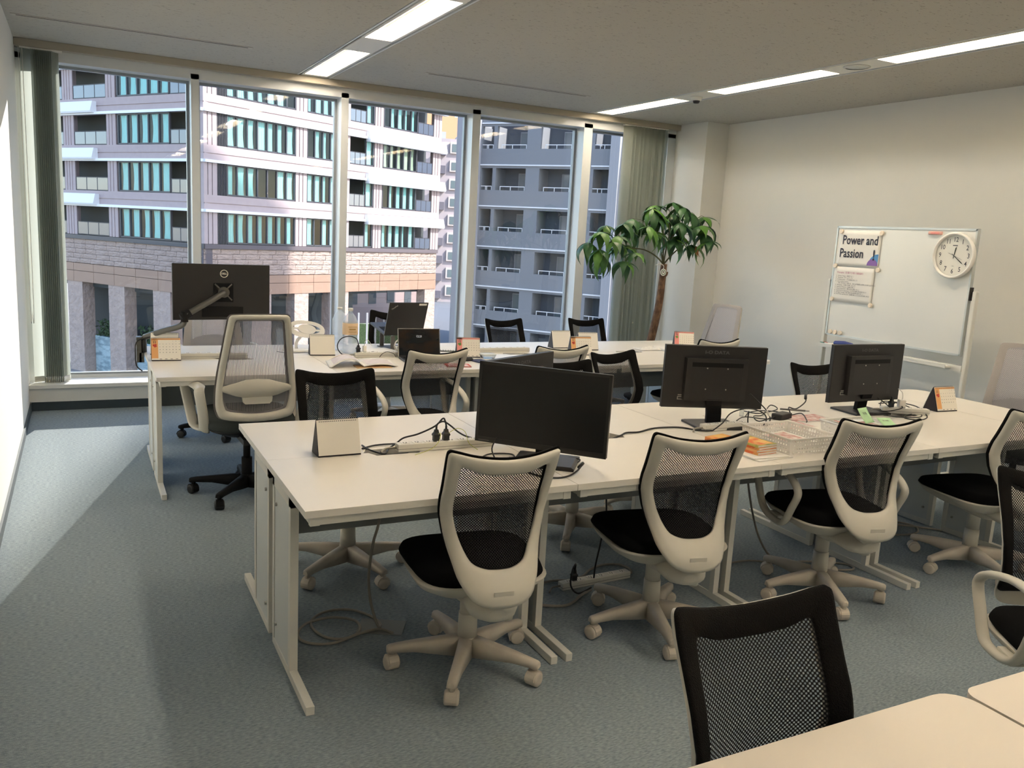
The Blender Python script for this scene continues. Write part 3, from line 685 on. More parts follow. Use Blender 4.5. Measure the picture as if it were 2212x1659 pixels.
# stone courses, cornice panels
STM = []
for v in range(5):
    b = MB(); rnd = random.Random(v); b.rings([[(x, y, z) for x, z in ((.01, .02), (.99, .02), (.99, .97), (.01, .97))] for y in (.5, .0)], 0, False, True, False)
    nx, nz = 5, 2; g = [[b._v((.01 + .98 * i / nx, -rnd.random() * .55 if 0 < i < nx and 0 < j < nz else -rnd.random() * .1, .02 + .95 * j / nz)) for i in range(nx + 1)] for j in range(nz + 1)]
    for j in range(nz):
        for i in range(nx): b.bm.faces.new((g[j][i], g[j][i + 1], g[j + 1][i + 1], g[j + 1][i])).smooth = True
    STM.append(b.mesh('stone_block', 'stone'))
k = 0
for S, x0, x1 in ((SL, -18, 0), (SR, 0, 22.2)):
    b = MB(); b.T = S; b.box(x0, .12, -1.95, x1, .6, -.3); sw = b.build('stone_band', 'groove', apt)
    for r in range(5):
        x = x0; rnd = random.Random(r * 3 + int(x1))
        while x < x1 - .01:
            L = min(.95 + rnd.random() * .55, x1 - x)
            if x1 - x - L < .3: L = x1 - x
            inst('stone_block', STM[k % 5], sw, S @ TRS(x, .10, -1.95 + r * .33, L, .16 + rnd.random() * .08, .325)); x += L; k += 1
CP_ = unit_cube('cornice_panel', 'cornice')
for S, x0, n, wd in ((SL, -18, 8, 2.25), (SR, 0, 10, 2.22)):
    b = MB(); b.T = S; b.box(x0, .2, -3.25, x0 + n * wd, .9, -1.95); cw = b.build('cornice', 'groove', apt)
    for z0, h in ((-2.49, .53), (-3.24, .74)):
        for i in range(n): inst('cornice_panel', CP_, cw, S @ TRS(x0 + i * wd, .05, z0, wd - .03, .2, h - .02))
# ground storey: piers and dark recesses
for S, cols_ in ((SL, [(-18, -16.2), (-14.35, -12.65), (-9.75, -8.05), (-5.1, -3.4), (-.9, 0)]), (SR, [(0, 1.4), (3.6, 5.2), (7.2, 8.45), (10.5, 12.3), (20.9, 22.2)])):
    for a, b in cols_:
        q = MB(); q.T = S; q.box(a, .1, -9.6, b, 1.0, -3.25); q.build('pier', 'stone', apt)
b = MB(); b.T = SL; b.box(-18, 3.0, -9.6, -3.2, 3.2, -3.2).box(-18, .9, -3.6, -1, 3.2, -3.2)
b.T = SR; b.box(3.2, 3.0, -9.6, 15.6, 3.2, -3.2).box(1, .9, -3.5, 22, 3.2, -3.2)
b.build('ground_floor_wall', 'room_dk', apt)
b = MB(); b.T = SR; b.box(15.7, 6, -9.6, 22.2, 6.3, -3.2) if False else None
b.box(1.9, 1.8, -3.2, 22.2, 9, NF * FH + 3.2); b.T = SL; b.box(-22, 1.8, -3.2, -1.9, 9, NF * FH + 3.2)
b.T = SR; b.box(11.0, .3, NF * FH + 2.9, 15.2, .9, 34).box(15.2, .3, 18.6, 20.5, .9, 34); b.build('core_and_sun_screens', 'groove', apt)  # tall thin boxes: unseen roof screens added to block part of the low sunlight
# planters with bushes at the ground storey
def planter(S, x0, x1, z, label):
    T = Matrix.Translation(B0) @ S; c_ = T @ Vector(((x0 + x1) / 2, 1.4, -9.6))
    t = empty('planter', c_, math.atan2(S[1][0], S[0][0]), label, 'planter'); L = (x1 - x0) / 2
    MB().box(-L, -.5, 0, L, .6, 2.55, bev=.02).build('box', mat('marble_grey', rgb(120, 142, 150), .3, noise=(1.5, .08, rgb(165, 185, 190), (1, 1, 2.5))), t)
    h = MB(); rnd = random.Random(int(x0 * 10))
    for i in range(420):
        p = Vector((rnd.uniform(-L, L), rnd.uniform(-.45, .5), 2.5 + rnd.random() ** 1.5 * 1.15)); d = Vector((rnd.uniform(-1, 1), rnd.uniform(-1, 1), rnd.uniform(-.3, 1))).normalized() * .16; e = d.orthogonal().normalized() * .08
        f_ = h.bm.faces.new([h._v(p - d), h._v(p + e), h._v(p + d), h._v(p - e)])
    h.build('shrub', 'hedge', t)
planter(SL, -12.6, -9.9, 0, 'marble planter with bushes between the left stone piers outside')
planter(SL, -8.0, -5.2, 0, 'second marble planter with bushes, just beside the left desk calendar outside')
t = empty('low_house', (28.5, 92, -9.6), math.radians(25), 'small pale house seen through the sunlit wing passage', 'building')
MB().box(-9, 0, 0, 9, 8, 6.2).build('wall', mat('house_wall', rgb(150, 132, 128), .9), t)
MB().rings([[(x, y, z) for y, z in ((-.5, 6.0), (4, 8.2), (8.5, 6.0))] for x in (-9.4, 9.4)], 0, True, True, False).build('roof', mat('red_roof', rgb(150, 80, 70), .8), t)
for i in range(6): MB().box(-8 + i * 2.8, -.05, 2.6, -6.9 + i * 2.8, .1, 4.2).build('window', 'room_dk', t)
t = tag(MB().box(20.5, 78, -9.6, 31, 78.6, -7.6).build('hedge', 'hedge'), 'bright hedge behind the passage of the sunlit wing', 'hedge')
fe = empty('picket_fence', (20.0, 74.6, -9.6), 0, 'pale upright bars before the bright hedge outside', 'fence')
pk = MB().box(0, 0, 0, .16, .1, 3.4).mesh('picket', 'greywall2')
for i in range(13): inst('picket', pk, fe, TRS(i * .8, 0, 0))

# ---- grey block on the right
G0 = Vector((30.314, 51.021, -9.6)); u3 = (-.585 / math.hypot(.585, .811), .811 / math.hypot(.585, .811))
gb = empty('grey_apartment_building', (1.3 * G0.x, 1.3 * G0.y, 1.3 * G0.z - .3 * 1.56), 0, 'grey tiled apartment block with recessed balconies on the right across the square', 'building')
gb.scale = (1.3, 1.3, 1.3)
# local x = -u3 (to the right as seen), local y away from us
SG = Matrix(((-u3[0], u3[1], 0, 0), (-u3[1], -u3[0], 0, 0), (0, 0, 1, 0), (0, 0, 0, 1)))
SG = Matrix(((-u3[0], -u3[1] * -1, 0, 0), (-u3[1], -u3[0], 0, 0), (0, 0, 1, 0), (0, 0, 0, 1)))
SG = SG @ Matrix.Translation((0, 0, 9.6))
floors = [9.25, 6.37, 3.49, .61, -2.27, -5.15, -8.0]
cols3 = [(-7.35, -6.42), (-6.15, -3.77), (-2.71, -.33), (1.34, 2.67), (4.2, 6.4)]
wg = MB(); wg.T = SG
edges = [-7.43] + [v for c_ in cols3 for v in c_] + [9.0]
for L in floors:
    wg.box(-7.43, 0, L - .20, 9.0, .25, L + .0); wg.box(-7.43, 0, L - 2.88, 9.0, .18, L - 1.74)
    for a, b in zip(edges[::2], edges[1::2]):
        if b - a > .01: wg.box(a, 0, L - 1.74, b, 1.5, L - .2)
wg.box(-7.43, 0, 9.2, 9.0, .3, 10.4)
wg.build('wall', 'greywall', gb)
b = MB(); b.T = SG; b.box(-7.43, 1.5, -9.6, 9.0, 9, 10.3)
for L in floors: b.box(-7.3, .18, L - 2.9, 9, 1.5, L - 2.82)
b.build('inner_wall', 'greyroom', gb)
b = MB(); b.T = SG; b.box(-9.3, -.35, -9.6, -7.43, 9, 10.5); b.box(2.67, -.55, -9.6, 3.32, .2, 10.5); b.build('side_column', 'greywall2', gb)
ledge_g = unit_cube('ledge', 'ledge')
for L in floors:
    inst('ledge', ledge_g, gb, SG @ TRS(-7.4, -.10, L - .04, 7.45, .12, .09)); inst('ledge', ledge_g, gb, SG @ TRS(1.2, -.10, L - .04, 1.45, .12, .09))
    for ci, (a, b_) in enumerate(cols3):
        r = MB(); r.T = SG; r.box(a + .35 * (ci in (1, 2)), .03, L - 1.50, b_ - .03, .07, L - 1.45)
        for x in (a + .36, (a + b_) / 2, b_ - .08): r.box(x, .03, L - 1.78, x + .04, .07, L - 1.47)
        r.build('handrail', 'ledge', gb)
        wx0, wx1 = a + (b_ - a) * .48, b_ - .05
        f_ = MB(); f_.T = SG; f_.box(wx0, 1.38, L - 2.6, wx1, 1.5, L - .45); fo = f_.build('balcony_window', 'greywall2', gb)
        mid = (wx0 + wx1) / 2
        for xa, xb in ((wx0 + .06, mid - .03), (mid + .03, wx1 - .06)): inst('pane', PANE2 if 'PANE2' in globals() else globals().setdefault('PANE2', unit_cube('pane', mat('grey_pane', rgb(112, 126, 132), .12, spec=.8))), fo, SG @ TRS(xa, 1.35, L - 2.5, xb - xa, .04, 1.98))
# farther block with bay windows, and the tall orange tower
D1 = Vector((51.6, 125.2, -9.6))
fb = empty('distant_apartment_building', D1, math.radians(-18), 'distant pinkish-grey block with rows of small bay windows', 'building')
MB().box(-8, 0, 0, 10, 12, 25.2).build('wall', mat('distant_wall', rgb(160, 150, 152), .9), fb)
bw = MB().box(-.9, -.35, 0, .9, .1, 1.7).mesh('bay_window', mat('bay_frame', rgb(188, 176, 170), .8)); pw = MB().box(-.62, -.4, .22, .62, -.3, 1.4).mesh('pane', mat('distant_pane', rgb(96, 108, 110), .2))
bal = MB().box(-1.0, -1.1, 0, 1.0, 0, .15).box(-1.0, -1.1, .15, 1.0, -1.02, 1.2).mesh('balcony', mat('distant_balcony', rgb(92, 88, 96), .7))
for k in range(9):
    for x in (-5.2, -1.6, 1.0, 5.4):
        if x in (1.0, -5.2): o = inst('bay_window', bw, fb, TRS(x, 0, 1.0 + k * 2.75)); inst('pane', pw, o)
        else: inst('balcony', bal, fb, TRS(x, 0, .6 + k * 2.75))
MB().box(-6, 2, 25.2, -.5, 7, 26.4).box(1.2, 2, 25.2, 6, 8, 25.8).build('roof_plant', 'greywall2', fb)
tw = empty('orange_tower', (80.6, 193, -9.6), math.radians(-20), 'plain orange-beige tower rising behind the distant block', 'building')
MB().box(-14, 0, 0, 0, 20, 75).build('wall', mat('orange_wall', rgb(206, 150, 112), .9), tw)
MB().box(0, 1, 0, 3.5, 20, 38).build('annex', mat('orange_wall2', rgb(190, 150, 120), .9), tw)
# unseen tower block, added to throw shade on the blocks opposite
ot = tag(MB().box(6.35, -14, -9.6, 56, 7.6, 65).build('added_shade_tower', mat('added_shade_tower_wall', rgb(150, 152, 156), .6)), 'unseen tower block added beside this room to shade the facade opposite', 'building')

# ================================================================== PLANT
pt = empty('potted_money_tree', (4.90, 6.70, 0), 0, 'tall money tree in a white pot beside the right blind stack', 'potted plant')
MB().lathe([(.0, .07), (.095, .07), (.10, .075), (.135, .36), (.138, .37), (.125, .37), (.12, .33), (0, .33)], n=28).build('pot', 'paper', pt)
MB().lathe([(0, .325), (.12, .325), (.12, .335), (0, .338)], n=20).build('soil', mat('soil', rgb(70, 54, 42), .95, bump=(80, 1)), pt)
so = MB().lathe([(.0, .04), (.16, .04), (.17, .05), (.17, .065), (.0, .07)], n=28).build('caster_saucer', 'blackm', pt)
cs = MB().cyl((0, -.014, .02), (0, .014, .02), .02, n=12).mesh('saucer_wheel', 'black')
for k in range(4): inst('saucer_wheel', cs, so, TRS(.12 * math.cos(k * PI / 2 + .6), .12 * math.sin(k * PI / 2 + .6), 0))
OX, OY = 4.90, 6.70
def L_(p): return (p[0] - OX, p[1] - OY, p[2])
tk = [(4.90, 6.70, .33), (4.935, 6.64, .70), (4.952, 6.60, .98), (4.966, 6.60, 1.225), (4.972, 6.60, 1.36)]
tr = MB().tube([L_(p) for p in tk], lambda t: .042 - .012 * t, 12)
tr.tube([L_((4.968, 6.595, 1.24)), L_((5.0, 6.59, 1.25)), L_((5.012, 6.59, 1.285))], .009, 7); tr.build('trunk', 'bark', pt)
cl = [(4.60, 1.52, .1), (4.33, 1.55, -.1), (4.68, 1.70, -.12), (5.40, 1.74, .12), (5.36, 1.60, -.15), (5.06, 1.90, -.1), (4.396, 1.601, -.06), (4.497, 1.503, .05), (4.558, 1.455, -.12), (4.425, 1.374, -.1), (4.312, 1.404, .06), (4.239, 1.624, .0), (4.148, 1.53, .06), (4.37, 1.691, .12), (4.749, 1.641, -.08), (4.651, 1.767, .12), (4.896, 1.904, .1), (4.985, 1.937, -.05), (4.857, 1.809, .0), (5.237, 1.862, .02), (5.377, 1.663, -.08), (5.445, 1.827, .05), (5.312, 1.556, .04), (5.201, 1.639, .1), (5.019, 1.756, -.14), (5.094, 1.705, .05), (4.758, 1.742, .16), (4.615, 1.65, .1), (4.198, 1.472, -.06), (4.968, 1.777, .12), (4.46, 1.711, -.03), (4.803, 1.868, .02), (5.30, 1.74, -.1), (5.12, 1.84, .1), (4.90, 1.66, .05), (5.02, 1.60, -.05)]
br = [((4.972, 1.36), (4.88, 1.43), (4.73, 1.485), (4.516, 1.504), (4.42, 1.58)), ((4.972, 1.36), (4.96, 1.45), (4.93, 1.60), (4.90, 1.80)), ((4.976, 1.36), (4.985, 1.5), (4.99, 1.65), (5.0, 1.85)), ((4.98, 1.36), (5.06, 1.46), (5.18, 1.54), (5.30, 1.62)), ((4.972, 1.36), (4.92, 1.52), (4.86, 1.62), (4.79, 1.70)), ((5.0, 1.55), (5.08, 1.68), (5.2, 1.76), (5.32, 1.80))]
for q in br: MB().tube([L_((x, 6.60 + .02 * math.sin(i * 2 + x * 9), z)) for i, (x, z) in enumerate(q)], lambda t: .0085 - .005 * t, 7).build('branch', 'stem', pt)
def leaf_mesh(L, wd, droop):
    b = MB(); N = 7
    def fn(u, v):
        s = v; wv = math.sin(PI * min(1, s * 1.02) ** .72) * wd * (1 - .25 * s); a = droop * s * s
        x = (u - .5) * 2 * wv; return (x, L * s * math.cos(a * .8), -L * s * math.sin(a) * .9 - abs(x) * .35 * (1 - s) + .006 * math.sin(s * 9) * abs(u - .5))
    b.sheet(fn, 4, N); return b
LMS = [leaf_mesh(.165, .036, .85).mesh('leaf', m_) for m_ in ('greenleaf', 'greenleaf2')] + [leaf_mesh(.14, .032, .6).mesh('leaf', m_) for m_ in ('greenleaf', 'greenleaf2')] + [leaf_mesh(.185, .040, 1.15).mesh('leaf', m_) for m_ in ('greenleaf', 'greenleaf2')]
rnd = random.Random(5)
pet = MB(); bpts = [Vector((x, 6.60, z)) for q in br for x, z in q[1:]]
for (cx, cz, dy) in cl:
    c_ = Vector((cx, 6.60 + dy, cz)); near = min(bpts, key=lambda p: (p - c_).length)
    pet.tube([L_(near), L_(near.lerp(c_, .5) + Vector((0, 0, .02))), L_(c_)], .0022, 5)
    n = rnd.choice((6, 7, 7)); a0 = rnd.random() * 6; tilt = rnd.uniform(-.1, .25)
    for k in range(n):
        if k == 0 and rnd.random() < .3: continue
        s = rnd.uniform(1.0, 1.4); m_ = rnd.choice(LMS)
        mt = Matrix.Translation(L_(c_)) @ Matrix.Rotation(a0 + k * 2 * PI / n, 4, 'Z') @ Matrix.Rotation(-.25 + rnd.uniform(-.3, .15) + tilt, 4, 'X') @ Matrix.Diagonal((s, s, s, 1))
        inst('leaf', m_, pt, mt)
pet.build('leaf_stalks', 'stem', pt)['kind'] = 'stuff'
dl = leaf_mesh(.12, .02, .9).mesh('leaf', 'deadleaf')
for k in range(2):
    o = inst('leaf', dl, pt, Matrix.Translation(L_((5.30 + k * .02, 6.55, 1.545))) @ Matrix.Rotation(.4 + k, 4, 'Z') @ Matrix.Rotation(-1.3, 4, 'X')); o['label'] = 'withered orange-brown leaf'
tg = empty('plant_tag', (4.935, 6.555, 1.283), 0, 'round white tag with green ring on the tree trunk', 'tag')
MB().cyl((0, 0, 0), (0, -.004, 0), .033, n=28).build('disc', 'paper', tg)
rg = MB(); rg.rings([[(math.cos(2 * PI * i / 28) * r, y, math.sin(2 * PI * i / 28) * r) for i in range(28)] for r, y in ((.019, -.0045), (.019, -.006), (.025, -.006), (.025, -.0045))], 0, False); rg.build('green_ring', mat('tag_green', rgb(60, 110, 70), .6), tg)
MB().box(-.008, -.0055, -.004, .008, -.0042, .010).build('print', 'inkg', tg)
MB().tube([(0, .0, .03), (.006, .008, .06), (-.03, .012, .078), (-.075, .0, .072), (-.10, -.01, .066)], .0028, 6).build('ribbon', 'paper', tg)

# ================================================================== WHITEBOARD
wb = empty('whiteboard', (5.40, 4.34, 0), 0, 'white rolling whiteboard on stand with posters and clock', 'whiteboard')
MB().box(.0, -.590, .905, .02, .590, 1.755).build('board', mat('whiteboard_surface', rgb(226, 226, 222), .16), wb)
b = MB()
for y0, z0, y1, z1 in ((-.597, .896, .597, .910), (-.597, 1.750, .597, 1.764), (-.600, .896, -.588, 1.764), (.588, .896, .600, 1.764)): b.box(-.006, y0, z0, .026, y1, z1)
b.build('board_frame', 'chrome', wb).data.materials[0] = mat('board_alu', rgb(196, 200, 198), .35, .4)
for s in (-1, 1):
    p = MB().box(.005, s * .632 - .014, .04, .045, s * .632 + .014, 1.345, bev=.006).build('post', 'whitepaint', wb)
    MB().box(-.27, s * .632 - .016, .045, .30, s * .632 + .016, .075, bev=.004).build('foot', 'whitepaint', p)
    for x in (-.24, .27): MB().cyl((x, s * .632 - .012, .024), (x, s * .632 + .012, .024), .024, n=14).box(x - .008, s * .632 - .006, .03, x + .008, s * .632 + .006, .05).build('caster', 'black', p)
    MB().cyl((.02, s * .604, 1.33), (.02, s * .640, 1.33), .012, n=10).box(.0, s * .604 - .004, 1.28, .03, s * .604 + .004, 1.37).build('pivot', 'gap', p)
b = MB().box(-.055, -.54, .805, .03, .618, .818).box(-.062, -.54, .805, -.052, .618, .830).box(.0, -.62, .790, .04, .62, .83)
b.build('pen_tray', 'whitepaint', wb)
MB().box(.0, -.62, .30, .035, .62, .335).build('crossbar', 'whitepaint', wb)
t = empty('board_eraser', (5.370, 4.72, .8185), 0, 'blue whiteboard eraser on the pen tray', 'eraser')
MB().rings([[(x * .024, y, z) for x, z in ((-1, .0), (-1, .018), (0, .018), (1, .018), (1, 0))] for y in (-.075, .075)], 0, True, True, False).build('felt', 'inkg', t)
MB().rings([[(x * .026 * sc, y, z * zs + .018) for x, z in ((-1, .0), (-1, .016), (-.5, .026), (.5, .026), (1, .016), (1, 0))] for y, sc, zs in ((-.085, .7, .5), (-.078, 1, .95), (0, 1, 1.25), (.078, 1, .95), (.085, .7, .5))]).build('grip', 'blue', t)
t = empty('marker', (5.356, 4.865, .8275), 0, 'green marker pen on the whiteboard tray', 'marker')
MB().cyl((0, -.06, 0), (0, .03, 0), .008, n=12).build('barrel', 'paper', t); MB().cyl((0, .03, 0), (0, .075, 0), .0085, n=12).build('cap', 'teal', t)
t = empty('marker', (5.385, 4.86, .8275), 0, 'red marker pen lying behind the green one', 'marker')
MB().cyl((0, -.06, 0), (0, .03, 0), .008, n=12).build('barrel', 'paper', t); MB().cyl((0, .03, 0), (0, .075, 0), .0085, n=12).build('cap', 'reddish', t)
# text plane facing -x : text x -> -y(world), text y -> z
def FX(y, z, x=5.392): return Matrix(((0, 0, -1, x), (-1, 0, 0, y), (0, 1, 0, z), (0, 0, 0, 1)))
def poster(y0, y1, z0, z1, curl, label):
    t = empty('poster', (5.396, (y0 + y1) / 2, z0), 0, label, 'poster'); W = (y0 - y1) / 2; Hh = z1 - z0
    MB().sheet(lambda u, v: (-.0022 - curl * max(0, u - .75) ** 2 * (1 - v) * 3 - .001 * math.sin(u * 9), W - u * 2 * W, v * Hh), 14, 8).build('sheet', 'paper', t, solid=.0004)
    return t, Matrix.Translation((-5.396, -(y0 + y1) / 2, -z0))
t, iv = poster(4.905, 4.507, 1.452, 1.732, .008, 'poster on the whiteboard reading Power and Passion')
b = MB(); b.T = iv
text_into(b, 'Power and', .098, FX(4.700, 1.655, 5.3908), off=.0016, xs=.80); text_into(b, 'Passion', .098, FX(4.770, 1.553, 5.3908), off=.0016, xs=.80); text_into(b, '!', .11, FX(4.555, 1.545, 5.3893), off=.003, xs=.9)
b.build('lettering', 'ink', t)
def half_disc(b, cy, cz, r, x, a0, a1, n=20, mi=0):
    c0 = b._v((x, cy, cz)); vs = [b._v((x, cy - math.cos(a0 + (a1 - a0) * i / n) * r, cz + math.sin(a0 + (a1 - a0) * i / n) * r)) for i in range(n + 1)]
    for p, q in zip(vs, vs[1:]): b.bm.faces.new((c0, p, q)).material_index = mi
b = MB(); b.T = iv; half_disc(b, 4.513, 1.470, .088, 5.3906, PI / 2, PI, mi=0)
half_disc(b, 4.562, 1.470, .050, 5.3900, 0, PI, mi=1)
b.build('round_logo', [mat('logo_blue', rgb(86, 146, 200), .6), mat('logo_violet', rgb(132, 98, 168), .6)], t)
t, iv = poster(4.925, 4.530, 1.170, 1.448, .006, 'poster with numbered list of work rules under the Power poster')
b = MB(); b.T = iv; text_into(b, 'Principles（仕事十か条 行動指針）', .0175, FX(4.885, 1.402, 5.3908), align='LEFT'); b.build('heading', 'inkp', t)
b = MB(); b.T = iv
for i, s_ in enumerate(['1.   Achieve Target（達成する！）', '2.   Teamwork（チームワーク）', '3.   Professionalism（プロ意識を持とう）', '4.   Learn and be Curious', '      （常に学び向上し続ける、新たな可能性に好奇心を持ち追求する）', '5.   Hospitality（お客さま第一の心で）', '6.   Speed and Patience（迅速丁寧に）', '7.   Good Preparation（備えあれば憂いなし）', '8.   Small Work is Important（小さな仕事も手を抜かない）', '9.   Change Yourself（自ら変われば未来も変わる！）', '10.  Fun Work and Fun Life（仕事を楽しむ人は人生を楽しめる）']):
    text_into(b, s_, .0125, FX(4.895, 1.376 - i * .0143, 5.3908), align='LEFT')
b.build('lettering', 'ink', t)
for y, z, lb in ((4.887, 1.722, 'cream magnet at the top left corner of the Power poster'), (4.503, 1.716, 'cream magnet at the top right corner of the Power poster'), (4.911, 1.452, 'cream magnet at the left joint of the two posters'), (4.500, 1.440, 'cream magnet at the right joint of the two posters'), (4.908, 1.188, 'cream magnet at the bottom left of the list poster'), (4.528, 1.170, 'cream magnet at the bottom right of the list poster'), (4.885, .925, 'spare magnet at the lower left board corner, leftmost of three'), (4.835, .925, 'spare magnet at the lower left board corner, middle of three'), (4.785, .925, 'spare magnet at the lower left board corner, rightmost of three')):
    t = tag(MB().rings([[(x, math.cos(2 * PI * i / 16) * r, math.sin(2 * PI * i / 16) * r) for i in range(16)] for x, r in ((0, .018), (-.010, .018), (-.013, .015))]).build('magnet', mat('magnet_cream', rgb(238, 224, 204), .5), None, 0, (5.392, y, z)), lb, 'magnet', 'board magnets')
for o in col.objects:
    if o.name.startswith('magnet'): del o['group']
t = empty('magnetic_pen_holder', (5.398, 4.055, 1.728), 0, 'pale pink magnetic bar at the top of the whiteboard', 'pen holder')
MB().box(-.016, -.055, -.012, 0, .055, .012, bev=.006).build('holder', mat('pink_plastic', rgb(228, 176, 160), .4), t); MB().box(-.018, -.035, -.005, -.015, .03, .005).build('stripe', 'pink', t)
# clock
ck = empty('wall_clock', (5.392, 3.878, 1.578), 0, 'round white wall clock hanging on the right of the whiteboard, showing 12:21', 'clock')
CR = lambda r, x, n=48: [(x, math.cos(2 * PI * i / n) * r, math.sin(2 * PI * i / n) * r) for i in range(n)]
MB().rings([CR(.150, 0), CR(.158, -.008), CR(.159, -.026), CR(.152, -.036), CR(.143, -.034), CR(.139, -.018)], 0, False).rings([CR(.15, 0), CR(.001, 0)], 0, False).build('rim', 'paper', ck)
MB().rings([CR(.141, -.014), CR(.001, -.014)], 0, False).build('dial', mat('dial', rgb(232, 228, 218), .5), ck)
MB().rings([CR(.141, -.030), CR(.001, -.030)], 0, False).build('cover_glass', fresnel_glass('clock_glass', (.98, .98, .98, 1), 1.45, 0, .5), ck)
b = MB(); iv = Matrix.Translation((-5.392, -3.878, -1.578)); b.T = iv
for h in range(1, 13):
    a = h * PI / 6; text_into(b, str(h), .046, FX(3.878 - math.sin(a) * .108, 1.578 + math.cos(a) * .108, 5.392 - .0150), off=.0003, xs=.85)
b.box(5.392 - .0152, 3.860, 1.644, 5.392 - .0148, 3.896, 1.650).box(5.392 - .0152, 3.870, 1.506, 5.392 - .0148, 3.886, 1.508)
b.build('numerals', 'ink', ck)
def hand(a, L, w_, x, back=.02):
    d = Vector((0, -math.sin(a), math.cos(a))); s_ = Vector((0, math.cos(a), math.sin(a))) * w_
    b = MB(); P = [Vector((x, 0, 0)) - d * back + s_ * .5, Vector((x, 0, 0)) + d * L * .8 + s_, Vector((x, 0, 0)) + d * L, Vector((x, 0, 0)) + d * L * .8 - s_, Vector((x, 0, 0)) - d * back - s_ * .5]
    return b.rings([[p for p in P], [p + Vector((-.0008, 0, 0)) for p in P]], 0, True, True, False)
hand(math.radians(10), .062, .0045, -.016).build('hour_hand', 'blackm', ck); hand(math.radians(127), .095, .003, -.018).build('minute_hand', 'blackm', ck); hand(math.radians(292), .05, .0012, -.020, .07).build('second_hand', 'inkg', ck)

# ================================================================== THINGS ON THE DESKS
TOP = .7005
def monitor(cx, cy, yaw, ztop, wd, h, label, base_off=(0, .05), base_yaw=0, logo=None, screen_label=None, tilt=0, stickers=True, base_up=0):
    """local: screen looks toward -y"""
    t = empty('monitor', (cx, cy, TOP + base_up), math.radians(yaw), label, 'monitor'); z0 = ztop - TOP - base_up
    T = Matrix.Translation((0, 0, z0 - h / 2)) @ Matrix.Rotation(math.radians(tilt), 4, 'X'); H2 = h / 2; W2 = wd / 2
    b = MB(); b.T = T; b.box(-W2, 0, -H2, W2, .020, H2, bev=.003); b.box(-W2, -.003, -H2, W2, 0, -H2 + .020).box(-W2, -.003, H2 - .012, W2, 0, H2).box(-W2, -.003, -H2, -W2 + .012, 0, H2).box(W2 - .012, -.003, -H2, W2, 0, H2)
    b.build('housing', 'black', t)
    b = MB(); b.T = T; b.box(-W2 + .012, -.0012, -H2 + .02, W2 - .012, -.0002, H2 - .012); b.build('screen', 'screen', t)
    if logo is not None:
        b = MB(); b.T = T
        b.rings([[(x * k, y, z) for x, z in ((-.62 * W2, -.72 * H2), (.62 * W2, -.72 * H2), (.62 * W2, .62 * H2), (-.62 * W2, .62 * H2))] for k, y in ((1, .019), (.97, .045), (.80, .047))], 0, True, True, False)
        b.build('back_bulge', 'black', t)
        b = MB(); b.T = T; b.box(-.50 * W2, .0465, .36 * H2, .50 * W2, .0475, .50 * H2); b.build('vent', 'blackm', t)
        b = MB(); b.T = T
        for x in (-.05, .05):
            for z in (-.28 * H2 - .05, -.28 * H2 + .05): b.cyl((x, .046, z + .04), (x, .0485, z + .04), .0035, n=8)
        b.build('screw_holes', 'chrome', t)
        b = MB(); b.T = T @ Matrix.Rotation(PI, 4, 'Z'); text_into(b, logo, .022, Matrix.Translation((0, -.0208, .80 * H2)) @ XZ, off=.0006, xs=1.25); b.build('maker_logo', mat('logo_grey', rgb(84, 84, 84), .5), t)
        if stickers:
            b = MB(); b.T = T @ Matrix.Rotation(PI, 4, 'Z'); x0 = -W2 + .075; z0_ = -.74 * H2
            for a, c_, d, e in ((0, 0, .045, .016), (.048, .002, .010, .012), (.062, .002, .014, .012), (.082, .002, .008, .012), (.002, .020, .026, .005)): b.box(x0 + a, -.0215, z0_ + c_ - .0, x0 + a + d, -.0202, z0_ + c_ + e)
            b.build('rating_labels', mat('label_pale', rgb(150, 148, 138), .5), t)
            b = MB(); b.T = T @ Matrix.Rotation(PI, 4, 'Z'); b.box(x0 + .004, -.0222, z0_ + .004, x0 + .041, -.0216, z0_ + .012); b.build('label_print', 'black', t)
    bx, by_ = base_off; BT = Matrix.Translation((bx, by_, 0)) @ Matrix.Rotation(math.radians(base_yaw), 4, 'Z')
    b = MB(); b.T = BT; b.rings([[(x * k, y * k, z) for x, y in ((-.12, -.10), (.12, -.10), (.12, .10), (-.12, .10))] for k, z in ((1, 0), (1, .010), (.90, .014))], 0, True, True, False); b.build('stand_base', 'black', t)
    b = MB(); zc = z0 - h * .84; b.rings([[(x + bx * (1 - k), y + (by_ - .02) * (1 - k) + .022 * k, z) for x, y in ((-.036, 0), (.036, 0), (.036, .022), (-.036, .022))] for k, z in ((0, .012), (.15, .06), (.8, zc - .03), (1, zc))], 0, True, True, False); b.build('stand_neck', 'blackm', t)
    return t
m1 = monitor(1.545, 2.735, -48, 1.072, .53, .315, 'black monitor with dark screen turned toward the camera on the front island', base_off=(.02, .03), base_yaw=10, tilt=-3)
b = MB(); b.T = Matrix.Translation((0, 0, 1.072 - TOP - .1575)) @ Matrix.Rotation(math.radians(-3), 4, 'X'); b.box(-.25, -.0036, -.151, -.205, -.0031, -.149); b.build('maker_print', 'inkg', m1)
monitor(1.69, 3.215, 208, 1.045, .50, .30, 'second black monitor standing back to back behind the dark angled screen', base_off=(0, .05), logo='I-O DATA')
monitor(2.674, 3.093, 160.2, 1.094, .50, .30, 'wide black monitor seen square from behind at the middle of the front island', base_off=(-.03, -.02), base_yaw=8, logo='I-O DATA', tilt=-2)
monitor(3.77, 3.15, 178.5, 1.081, .52, .31, 'black monitor seen from behind nearer the whiteboard', base_off=(-.04, -.03), base_yaw=-4, logo='I-O DATA')

